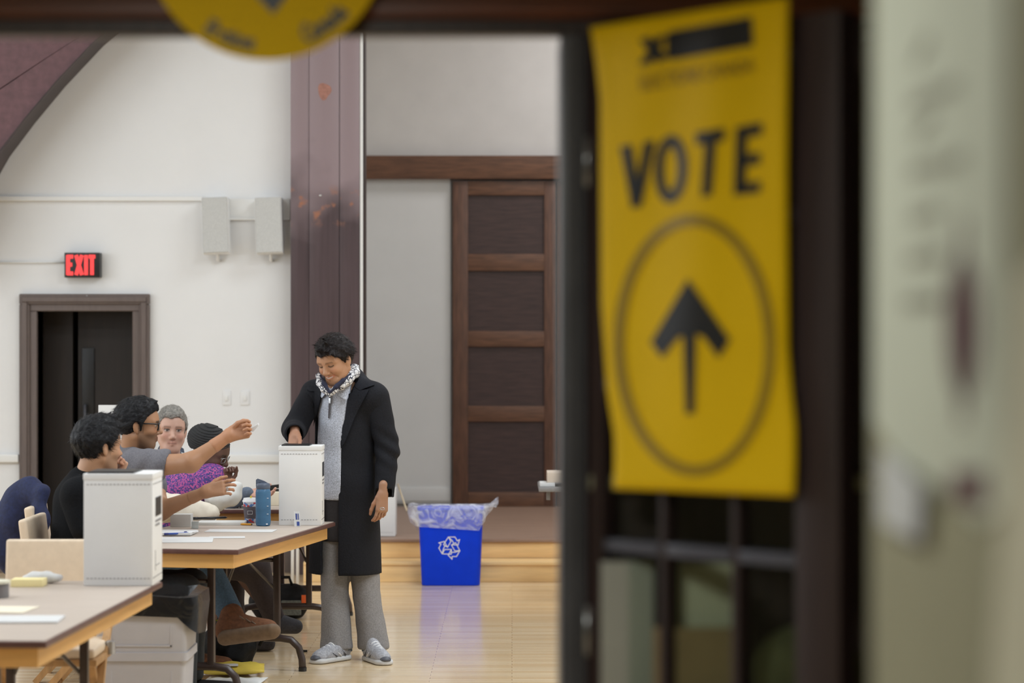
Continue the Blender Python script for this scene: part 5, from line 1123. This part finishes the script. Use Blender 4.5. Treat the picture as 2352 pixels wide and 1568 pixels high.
sneaker(W(797, 1500, 12.72)[:2], (-0.62, -0.78, 0)); sneaker(W(846, 1500, 12.70)[:2], (0.42, -0.9, 0))
rg = W(878, 1168, 12.53); tube('ring', [rg+np.array([0.012*math.cos(a), 0, 0.006*math.sin(a)]) for a in np.linspace(0, 2*math.pi, 10)], 0.0022, m_steel, voter, n=6)
child_fix(voter)

# ---- young man in a black polo, seen from behind
TB = (0.47, 0.26, 0.155)
pb_ = person('seated young man with thick black hair in a black polo shirt', None); pb_.location = (-1.95, 11.2, 0)
Rb = frame((0.78, 0.62, -0.03), 0.0); hcb = W(226, 1024, 11.2)
parts = [head_vf(Rb, hcb, TB, 1.04, neck_to=W(196, 1110, 11.2), h=0.0042, stubble=0.5)]
parts.append(hand_vf(W(266, 1100, 11.28), (0.35, 0.1, 0.9), (-0.6, 0.75, 0.2), (0.52, 0.30, 0.2), (1.5, 1.5, 1.5, 1.5), 0.0, 1, 0.8, 0.5, 0.95))
parts.append(limb_vf([W(200, 1165, 11.32), W(245, 1225, 11.36), W(266, 1105, 11.28)], [0.05, 0.042, 0.03], TB))
parts.append(limb_vf([W(190, 1160, 11.06), W(212, 1240, 11.0), W(285, 1232, 11.1)], [0.048, 0.043, 0.03], TB))
parts.append(hand_vf(W(285, 1232, 11.1), (1, 0.1, 0), (0, 1, 0.2), TB, (0.4, 0.4, 0.4, 0.4), 0.03, 1, 0.3, 0.6, 0.95))
parts.append(limb_vf([W(198, 1150, 11.2), W(190, 1300, 11.2)], [0.08, 0.09], TB, 0.016))
parts.append(limb_vf([W(180, 1330, 11.2), (-1.52, 11.05, 0.52), (-1.5, 11.05, 0.08)], [0.06, 0.045, 0.035], TB, 0.014))
body(pb_, parts)
V, Fq = hair_vf(Rb, hcb, 1.04, pts=((0.2, 0.2), (0.075, 0.2), (0.06, 0.085), (0.03, 0.045), (0.0, 0.020), (-0.02, 0.012), (-0.03, -0.028), (-0.075, -0.05), (-0.095, -0.3)), grow=0.016, amp=0.004, top=0.016, seed=4.0,
        tufts=[((0.08, y, 0.085), (0.125, y*1.2, 0.105+0.1*abs(y)), 0.012) for y in (-0.05, -0.02, 0.015, 0.045)]+[((0.05, y, 0.125), (0.085, y, 0.155), 0.012) for y in (-0.04, 0.0, 0.04)])
mesh_obj('hair', V, Fq, m_hairb, pb_, True)
strands('hair_locks', V, Fq, m_hairb, pb_, 5000, 0.03, Rb[:, 0]*0.9-Rb[:, 2]*0.25, 5, lift=0.4, keep=lambda p, n: ((p-hcb)@Rb)[2] > -0.05)
m_polo = mat('black_pique_cotton', (0.006, 0.0065, 0.008, 1), 0.9, 0.25, 140, bump=0.2, spec=0.15)
def polo(f):
    f.cap(W(192, 1165, 11.2), W(186, 1330, 11.2), 0.145, 0.160, 0.05, flat=(1, 0, 0), fac=1.05)
    f.cap(W(185, 1132, 11.02), W(192, 1128, 11.38), 0.075, 0.075, 0.07); f.cap(W(196, 1098, 11.2), W(190, 1135, 11.2), 0.072, 0.11, 0.05)
    f.cap(W(178, 1138, 11.03), W(196, 1212, 10.99), 0.078, 0.068, 0.03); f.cap(W(200, 1140, 11.36), W(222, 1190, 11.37), 0.07, 0.06, 0.03)
cloth('polo_shirt', polo, (-2.35, 10.8, 0.4), (-1.65, 11.6, 1.12), 0.010, m_polo, pb_, 0.005, 22)
tube('collar', [W(176, 1088, 11.17), W(185, 1098, 11.1), W(205, 1100, 11.08), W(222, 1094, 11.14)], [0.012, 0.015, 0.015, 0.012], m_polo, pb_)
m_djean = mat('dark_jeans', rgb(38, 42, 46), 0.8, 0.2, 80)
def legs_b(f):
    for yy in (11.05, 11.3): f.chain([(-1.95, yy, 0.52), (-1.50, yy, 0.53), (-1.50, yy, 0.12)], [0.088, 0.075, 0.06], 0.03)
cloth('trousers', legs_b, (-2.15, 10.85, 0.0), (-1.3, 11.5, 0.68), 0.012, m_djean, pb_, 0.004, 24, lambda X, Y, Z, D: np.maximum(D, 0.09-Z))
for yy in (11.05, 11.3):
    f = Field((-1.65, yy-0.1, -0.02), (-1.15, yy+0.1, 0.18), 0.009); f.cap((-1.52, yy, 0.05), (-1.32, yy, 0.04), 0.046, 0.044, 0.02).op(lambda X, Y, Z, D: np.maximum(D, 0.003-Z)); V, Fq = f.mesh(1); mesh_obj('shoe', V, Fq, m_black, pb_, True)
child_fix(pb_)

# ---- man in the grey T-shirt handing over a card
TC = (0.40, 0.205, 0.11)
pc = person('bearded man in glasses and grey T-shirt stretching out a card', None); pc.location = (-2.1, 12.0, 0)
Rc = frame((0.98, 0.14, -0.04), 0.0); hcc = W(318, 975, 11.92)
parts = [head_vf(Rc, hcc, TC, 1.0, neck_to=W(300, 1055, 11.95), h=0.0036, stubble=0.75, nose=1.1)]
wr_ = W(521, 1003, 11.66); elb = W(438, 1062, 11.62)
parts.append(limb_vf([W(345, 1070, 11.74), elb, wr_], [0.056, 0.045, 0.0245], TC, 0.005, 0.03))
parts.append(hand_vf(wr_+nrm(wr_-elb)*0.012, (0.9, 0.0, 0.26), (0.1, 0.35, 0.9), TC, (1.0, 1.1, 1.15, 1.2), 0.0, 1, 0.45, 0.30, 1.0, rw=0.027, elbow=elb))
wl_ = W(470, 1130, 11.98)
parts.append(limb_vf([W(345, 1085, 12.2), W(368, 1172, 12.05), wl_], [0.055, 0.047, 0.0235], TC, 0.005, 0.03))
parts.append(hand_vf(wl_+nrm(wl_-W(368, 1172, 12.05))*0.008, (0.88, -0.08, 0.20), (0.1, 0.25, 0.9), TC, (0.35, 0.45, 0.55, 0.65), 0.12, -1, 0.35, 0.7, 0.98, elbow=W(368, 1172, 12.05)))
parts.append(limb_vf([W(300, 1100, 11.98), W(240, 1290, 12.0)], [0.09, 0.10], TC, 0.016))
parts.append(limb_vf([W(240, 1310, 11.92), W(455, 1288, 11.92), W(520, 1390, 11.85)], [0.06, 0.05, 0.04], TC, 0.014))
body(pc, parts)
V, Fq = hair_vf(Rc, hcc, 1.0, pts=((0.2, 0.2), (0.085, 0.2), (0.07, 0.07), (0.045, 0.040), (0.0, 0.022), (-0.025, 0.012), (-0.03, -0.030), (-0.08, -0.05), (-0.10, -0.3)), grow=0.015, amp=0.004, top=0.010, seed=7.0,
        tufts=[((0.06, y, 0.11), (0.092, y, 0.122), 0.016) for y in (-0.03, 0.0, 0.03)])
mesh_obj('hair', V, Fq, m_hairb, pc, True)
strands('hair_locks', V, Fq, m_hairb, pc, 5000, 0.026, -Rc[:, 0]*0.8-Rc[:, 2]*0.3, 6, keep=lambda p, n: ((p-hcc)@Rc)[2] > -0.03)
L_ = lambda x, y, z: hcc+Rc@np.array((x, y, z))
gl = tube('glasses', [L_(-0.005, -0.079, 0.008), L_(0.05, -0.075, 0.009), L_(0.098, -0.066, 0.008)], 0.0035, m_black, pc, n=6)
for s_ in (-1, 1):
    c0 = [(0.100, s_*0.012, 0.012), (0.097, s_*0.062, 0.012), (0.094, s_*0.060, -0.022), (0.100, s_*0.016, -0.022), (0.100, s_*0.012, 0.012)]
    tube('lens_frame', [L_(*q) for q in c0], 0.003, m_black, gl, n=6)
tube('bridge', [L_(0.1, -0.012, 0.008), L_(0.104, 0, 0.01), L_(0.1, 0.012, 0.008)], 0.003, m_black, gl, n=6)
m_tee = mat('charcoal_grey_jersey', rgb(104, 102, 108), 0.85, 0.14, 120, bump=0.15)
def tee(f):
    f.cap(W(300, 1095, 11.96), W(235, 1300, 12.0), 0.14, 0.155, 0.05, flat=(1, 0, 0), fac=1.15)
    f.cap(W(318, 1070, 11.78), W(318, 1070, 12.17), 0.080, 0.080, 0.06); f.cap(W(298, 1035, 11.95), W(300, 1065, 11.95), 0.066, 0.10, 0.05)
    f.cap(W(320, 1068, 11.78), W(378, 1066, 11.70), 0.080, 0.076, 0.03); f.cap(W(330, 1075, 12.18), W(352, 1120, 12.14), 0.075, 0.07, 0.03)
cutc = lambda X, Y, Z, D: np.where(Y < 11.85, np.maximum(D, X-0.25*(Z-1.07)-W(384, 1066, 11.7)[0]), D)
cloth('t_shirt', tee, (-2.35, 11.55, 0.38), (-1.6, 12.45, 1.22), 0.009, m_tee, pc, 0.006, 24, lambda X, Y, Z, D: cutc(X, Y, Z, D+0.005*np.sin(X*60-Z*35)*np.exp(-((X+1.80)/0.12)**2)))
m_jean = mat('blue_denim', rgb(72, 96, 118), 0.85, 0.2, 120, bump=0.2)
def legs_c(f):
    f.chain([W(240, 1310, 11.9), W(462, 1285, 11.92), W(525, 1400, 11.84)], [0.095, 0.082, 0.062], 0.03); f.chain([W(240, 1310, 12.1), (-1.65, 12.1, 0.54), (-1.62, 12.15, 0.12)], [0.095, 0.08, 0.06], 0.03)
cloth('jeans', legs_c, (-2.3, 11.6, 0.0), (-1.2, 12.4, 0.72), 0.011, m_jean, pc, 0.004, 30, lambda X, Y, Z, D: np.maximum(D, 0.1-Z))
m_sock = mat('maroon_sock', rgb(104, 60, 66), 0.9, 0.2, 100); m_boot = mat('brown_suede', rgb(112, 72, 46), 0.85, 0.25, 60, bump=0.3); m_bsole = mat('grey_brown_sole', rgb(112, 92, 74), 0.7, 0.15, 40)
tube('sock', [W(520, 1390, 11.84), W(538, 1425, 11.80)], [0.052, 0.050], m_sock, pc, n=16)
bt_ = empty('boot'); bt_.parent = pc
lo, hi = W(480, 1500, 11.5)-0.06, W(660, 1370, 12.0)+0.06; lo, hi = np.minimum(lo, hi), np.maximum(lo, hi)
f = Field(lo, hi, 0.007); f.cap(W(533, 1412, 11.80), W(528, 1445, 11.78), 0.058, 0.062, 0.03).cap(W(525, 1448, 11.78), W(612, 1446, 11.70), 0.058, 0.045, 0.04).cap(W(560, 1430, 11.76), W(620, 1443, 11.70), 0.04, 0.036, 0.03); V, Fq = f.mesh(1); mesh_obj('upper', V, Fq, m_boot, bt_, True)
f = Field(lo, hi, 0.007); f.cap(W(520, 1464, 11.72), W(624, 1450, 11.64), 0.046, 0.046, 0.02, flat=nrm(W(610, 1440, 11.7)-W(624, 1475, 11.60)), fac=1.9); V, Fq = f.mesh(1); mesh_obj('sole', V, Fq, m_bsole, bt_, True)
for i in range(3): p = W(556+i*14, 1420+i*6, 11.71-i*0.01); tube('lace', [p+np.array([-0.012, 0, 0.012]), p+np.array([0.012, -0.01, -0.004])], 0.004, m_bsole, bt_, n=5)
f = Field((-1.75, 12.02, -0.02), (-1.3, 12.3, 0.2), 0.01); f.cap((-1.62, 12.15, 0.06), (-1.44, 12.13, 0.045), 0.055, 0.045, 0.03).op(lambda X, Y, Z, D: np.maximum(D, 0.003-Z)); V, Fq = f.mesh(1); mesh_obj('boot', V, Fq, m_boot, pc, True)
rg = W(522, 1122, 11.96); tube('ring', [rg+np.array([0.004*math.cos(a), -0.009, 0.010*math.sin(a)]) for a in np.linspace(0, 2*math.pi, 10)], 0.002, m_steel, pc, n=6)
child_fix(pc)
cd = prism('voter_card', [W(x, y, 11.655) for x, y in ((573, 990), (576, 985), (592, 974), (594, 977), (582, 991))], (0.0, 0.03, 0.006), m_paper)
tag(cd, 'small white card held out in the man\'s raised hand', 'card')

# ---- grey-haired man facing the camera
TD = (0.55, 0.33, 0.25)
pd = person('seated grey-haired man looking towards the camera', None); pd.location = (-2.1, 13.85, 0)
Rd = frame((0.22, -0.97, -0.03), math.radians(-3)); hcd = W(394, 986, 13.5)
parts = [head_vf(Rd, hcd, TD, 1.0, neck_to=W(388, 1070, 13.6), h=0.0038, lips=(0.95, 0.72, 0.70), brow=0.12, jaw=1.05, nose=1.0, tall=1.06)]
parts.append(limb_vf([W(388, 1100, 13.62), (-2.05, 13.85, 0.5)], [0.12, 0.13], TD, 0.016))
ph = W(572, 1135, 13.45)
parts.append(hand_vf(ph, (1, -0.1, -0.08), (0, 0.9, 0.4), TD, (0.35, 0.4, 0.4, 0.45), 0.03, 1, 0.3, 0.5, 0.98))
parts.append(limb_vf([(-2.05, 13.8, 0.5), (-1.7, 13.5, 0.5), (-1.65, 13.4, 0.08)], [0.07, 0.05, 0.04], TD, 0.014))
body(pd, parts)
V, Fq = hair_vf(Rd, hcd, 1.0, pts=((0.2, 0.2), (0.085, 0.2), (0.068, 0.074), (0.04, 0.048), (0.0, 0.022), (-0.02, 0.014), (-0.03, -0.028), (-0.075, -0.05), (-0.09, -0.3)), grow=0.010, amp=0.003, top=0.002, seed=9.0)
mesh_obj('hair', V, Fq, m_hairg, pd, True); strands('hair_locks', V, Fq, m_hairg, pd, 4500, 0.02, Rd[:, 1]*-0.8-Rd[:, 2]*0.2, 8, keep=lambda p, n: ((p-hcd)@Rd)[2] > 0.02)
m_slate = mat('slate_blue_cotton', rgb(98, 108, 124), 0.85, 0.15, 90, bump=0.15)
def shirt_d(f):
    f.cap(W(385, 1105, 13.65), (-2.05, 13.9, 0.5), 0.15, 0.15, 0.05); f.cap(W(330, 1082, 13.72), W(448, 1085, 13.58), 0.085, 0.08, 0.06); f.cap(W(388, 1045, 13.62), W(388, 1080, 13.62), 0.068, 0.12, 0.04)
    f.chain([W(448, 1090, 13.58), W(500, 1165, 13.52), W(568, 1134, 13.45)], [0.07, 0.052, 0.042], 0.03)
cloth('shirt', shirt_d, (-2.45, 13.2, 0.35), (-1.3, 14.15, 1.15), 0.011, m_slate, pd, 0.004, 26)
fd = Field((-2.4, 13.2, 0.7), (-1.5, 14.0, 1.15), 0.015); shirt_d(fd); dv, df_ = fd.mesh(1); bd = bvh_of(dv, df_)
fit_decal('shirt_collar', [(370, 1018), (384, 1032), (380, 1048), (362, 1030)], bd, m_slate, pd, 0.014, 0.005); fit_decal('shirt_collar', [(412, 1024), (422, 1030), (424, 1040), (404, 1036)], bd, m_slate, pd, 0.014, 0.005)
m_dtro = mat('dark_brown_trousers', rgb(52, 42, 42), 0.85, 0.2, 80)
def legs_d(f):
    for yy in (13.35, 13.6): f.chain([(-2.05, yy+0.3, 0.52), (-1.62, yy, 0.53), (-1.55, yy-0.05, 0.1)], [0.09, 0.075, 0.06], 0.03)
cloth('trousers', legs_d, (-2.3, 13.1, 0), (-1.35, 14.2, 0.68), 0.013, m_dtro, pd, 0.004, 24, lambda X, Y, Z, D: np.maximum(D, 0.09-Z))
for yy in (13.3, 13.55):
    f = Field((-1.7, yy-0.1, -0.02), (-1.2, yy+0.1, 0.18), 0.011); f.cap((-1.56, yy, 0.05), (-1.36, yy, 0.04), 0.046, 0.044, 0.02).op(lambda X, Y, Z, D: np.maximum(D, 0.003-Z)); V, Fq = f.mesh(1); mesh_obj('shoe', V, Fq, m_black, pd, True)
child_fix(pd)

# ---- woman in a black ribbed hat and purple top, chin on her hand
TE = (0.125, 0.062, 0.042)
pe = person('seated woman in a black ribbed hat and purple patterned top', None); pe.location = (-1.9, 12.95, 0)
Re = frame((0.86, -0.18, -0.36), math.radians(4)); hce = W(483, 1037, 12.85)
parts = [head_vf(Re, hce, TE, 0.98, neck_to=W(470, 1100, 12.95), h=0.0040, nose=1.2, lips=(1.4, 0.9, 0.9))]
parts.append(hand_vf(W(524, 1112, 12.78), (-0.05, 0.12, 1), (0.6, 0.75, 0.1), TE, (1.5, 1.5, 1.5, 1.5), 0.0, -1, 0.6, 0.4, 0.82))
parts.append(limb_vf([W(500, 1160, 12.74), W(524, 1114, 12.78)], [0.04, 0.030], TE))
parts.append(limb_vf([W(465, 1100, 12.98), (-1.92, 13.05, 0.5)], [0.10, 0.13], TE, 0.016))
parts.append(limb_vf([(-1.9, 13.0, 0.5), (-1.5, 12.95, 0.5), W(640, 1420, 12.95)], [0.07, 0.05, 0.04], TE, 0.014))
body(pe, parts)
m_hat = mat('black_knit_hat', (0.014, 0.014, 0.015, 1), 0.8, 0.2, 120)
f = Field((-0.17, -0.12, -0.09), (0.15, 0.12, 0.18), 0.0036)
f.ell((-0.028, 0, 0.048), (0.118, 0.094, 0.092), 0.01)
f.op(lambda X, Y, Z, D: np.maximum(D+0.0028*np.sin((Z*0.9-X*0.22-1.2*X*X+0.5*np.abs(Y)*0.3)*560), -(Z-0.032-0.0+0.42*(0.05-X)*-1*0.0-0.30*(X-0.06))*0.9))
V, Fq = f.mesh(0); mesh_obj('hat', V@Re.T+hce, Fq, m_hat, pe, True)
Le = lambda x, y, z: hce+Re@np.array((x, y, z))
for s_ in (-1, 1): tube('glasses', [Le(0.100, s_*0.012, 0.006), Le(0.094, s_*0.056, 0.006), Le(0.092, s_*0.054, -0.022), Le(0.098, s_*0.014, -0.022), Le(0.100, s_*0.012, 0.006)], 0.0022, m_steel, pe, n=5)
def purple_mat():
    m = bpy.data.materials.new('purple_pink_pattern'); m.use_nodes = True; N = m.node_tree.nodes; L = m.node_tree.links; b = N['Principled BSDF']
    tc = N.new('ShaderNodeTexCoord'); mp = N.new('ShaderNodeMapping'); mp.inputs['Scale'].default_value = (1, 1, 1.0); mp.inputs['Rotation'].default_value = (0, 0.25, 0); L.new(tc.outputs['Object'], mp.inputs[0])
    br = N.new('ShaderNodeTexVoronoi'); br.distance = 'CHEBYCHEV'; br.inputs['Scale'].default_value = 150; L.new(mp.outputs[0], br.inputs['Vector'])
    sx = N.new('ShaderNodeSeparateXYZ'); L.new(br.outputs['Color'], sx.inputs[0])
    cr = N.new('ShaderNodeValToRGB'); cr.color_ramp.interpolation = 'CONSTANT'; e = cr.color_ramp.elements; e[0].color = rgb(176, 82, 140); e[1].position = 0.36; e[1].color = rgb(116, 64, 140); q = e.new(0.6); q.color = rgb(64, 56, 116)
    L.new(sx.outputs[1], cr.inputs[0]); L.new(cr.outputs[0], b.inputs['Base Color']); b.inputs['Roughness'].default_value = 0.8; return m
m_pur = purple_mat()
def top_e(f):
    f.cap(W(455, 1110, 12.98), (-1.93, 13.05, 0.52), 0.13, 0.16, 0.05); f.cap(W(478, 1105, 12.80), W(470, 1100, 13.15), 0.075, 0.075, 0.06)
    f.chain([W(488, 1098, 12.80), W(420, 1118, 12.74), W(385, 1125, 12.76)], [0.080, 0.082, 0.080], 0.04); f.cap(W(478, 1082, 12.90), W(470, 1100, 12.95), 0.062, 0.09, 0.04)
cloth('patterned_top', top_e, (-2.3, 12.5, 0.35), (-1.4, 13.4, 1.12), 0.010, m_pur, pe, 0.005, 26)
m_whs = mat('white_cotton', (0.74, 0.73, 0.70, 1), 0.85, 0.03, 40, bump=0.1)
def sleeve_e(f):
    f.cap(W(500, 1142, 12.70), W(530, 1140, 12.70), 0.070, 0.058, 0.03); f.cap(W(530, 1135, 12.70), W(543, 1118, 12.71), 0.045, 0.034, 0.03)
cloth('white_sleeve', sleeve_e, (-1.75, 12.5, 0.70), (-1.3, 12.85, 1.02), 0.008, m_whs, pe, 0.009, 34, lambda X, Y, Z, D: np.maximum(D, 0.742-Z))
m_crm = mat('cream_linen', rgb(222, 212, 196), 0.85, 0.05, 30, bump=0.1)
cloth('cream_shawl', lambda f: f.chain([W(375, 1165, 12.66), W(430, 1172, 12.62), W(485, 1180, 12.62)], [0.085, 0.07, 0.05], 0.03), (-2.1, 12.35, 0.60), (-1.5, 12.85, 1.05), 0.009, m_crm, pe, 0.013, 34)
def legs_e(f):
    f.chain([(-1.93, 12.85, 0.52), W(585, 1300, 12.85), W(632, 1425, 12.92)], [0.10, 0.08, 0.055], 0.03); f.chain([(-1.93, 13.1, 0.52), (-1.52, 13.05, 0.53), (-1.5, 13.05, 0.12)], [0.10, 0.08, 0.055], 0.03)
cloth('trousers', legs_e, (-2.15, 12.5, 0), (-1.0, 13.3, 0.7), 0.012, m_dtro, pe, 0.004, 24, lambda X, Y, Z, D: np.maximum(D, 0.06-Z))
m_gsh = mat('charcoal_canvas', rgb(56, 54, 58), 0.8, 0.2, 80, bump=0.2)
lo, hi = W(600, 1480, 12.8)-0.08, W(715, 1390, 13.05)+0.08; lo, hi = np.minimum(lo, hi), np.maximum(lo, hi)
f = Field(lo, hi, 0.008); f.cap(W(630, 1425, 12.92), W(680, 1437, 12.9), 0.048, 0.034, 0.03).cap(W(628, 1440, 12.92), W(678, 1440, 12.9), 0.036, 0.034, 0.02); V, Fq = f.mesh(1); mesh_obj('shoe', V, Fq, m_gsh, pe, True)
f = Field((-1.65, 12.9, -0.02), (-1.2, 13.2, 0.2), 0.011); f.cap((-1.5, 13.05, 0.05), (-1.32, 13.05, 0.04), 0.048, 0.044, 0.02).op(lambda X, Y, Z, D: np.maximum(D, 0.003-Z)); V, Fq = f.mesh(1); mesh_obj('shoe', V, Fq, m_gsh, pe, True)
child_fix(pe)
# ---- navy jacket hung over a chair back
m_jac = mat('navy_cotton_jacket', rgb(22, 31, 68), 0.8, 0.25, 60, bump=0.2)
jc = W(62, 1180, 12.05)
f = Field(jc-np.array((0.35, 0.35, 0.42)), jc+np.array((0.32, 0.38, 0.30)), 0.011)
f.chain([W(96, 1128, 11.95), W(62, 1135, 12.02), W(35, 1190, 12.05), W(25, 1260, 12.05)], [0.030, 0.065, 0.085, 0.085], 0.1); f.chain([W(70, 1125, 12.2), W(45, 1200, 12.2), W(60, 1290, 12.1)], [0.06, 0.09, 0.10], 0.1); f.chain([W(95, 1130, 11.9), W(92, 1200, 11.86), W(85, 1275, 11.86)], [0.03, 0.035, 0.045], 0.08)
f.op(lambda X, Y, Z, D: D+0.006*np.sin(X*40+Z*14+2*np.sin(Y*14))+0.004*fnoise(X, Y, Z, 40)); V, Fq = f.mesh(1)
tag(mesh_obj('jacket', V, Fq, m_jac, smooth=True), 'navy jacket draped over a chair back at the left edge', 'jacket')
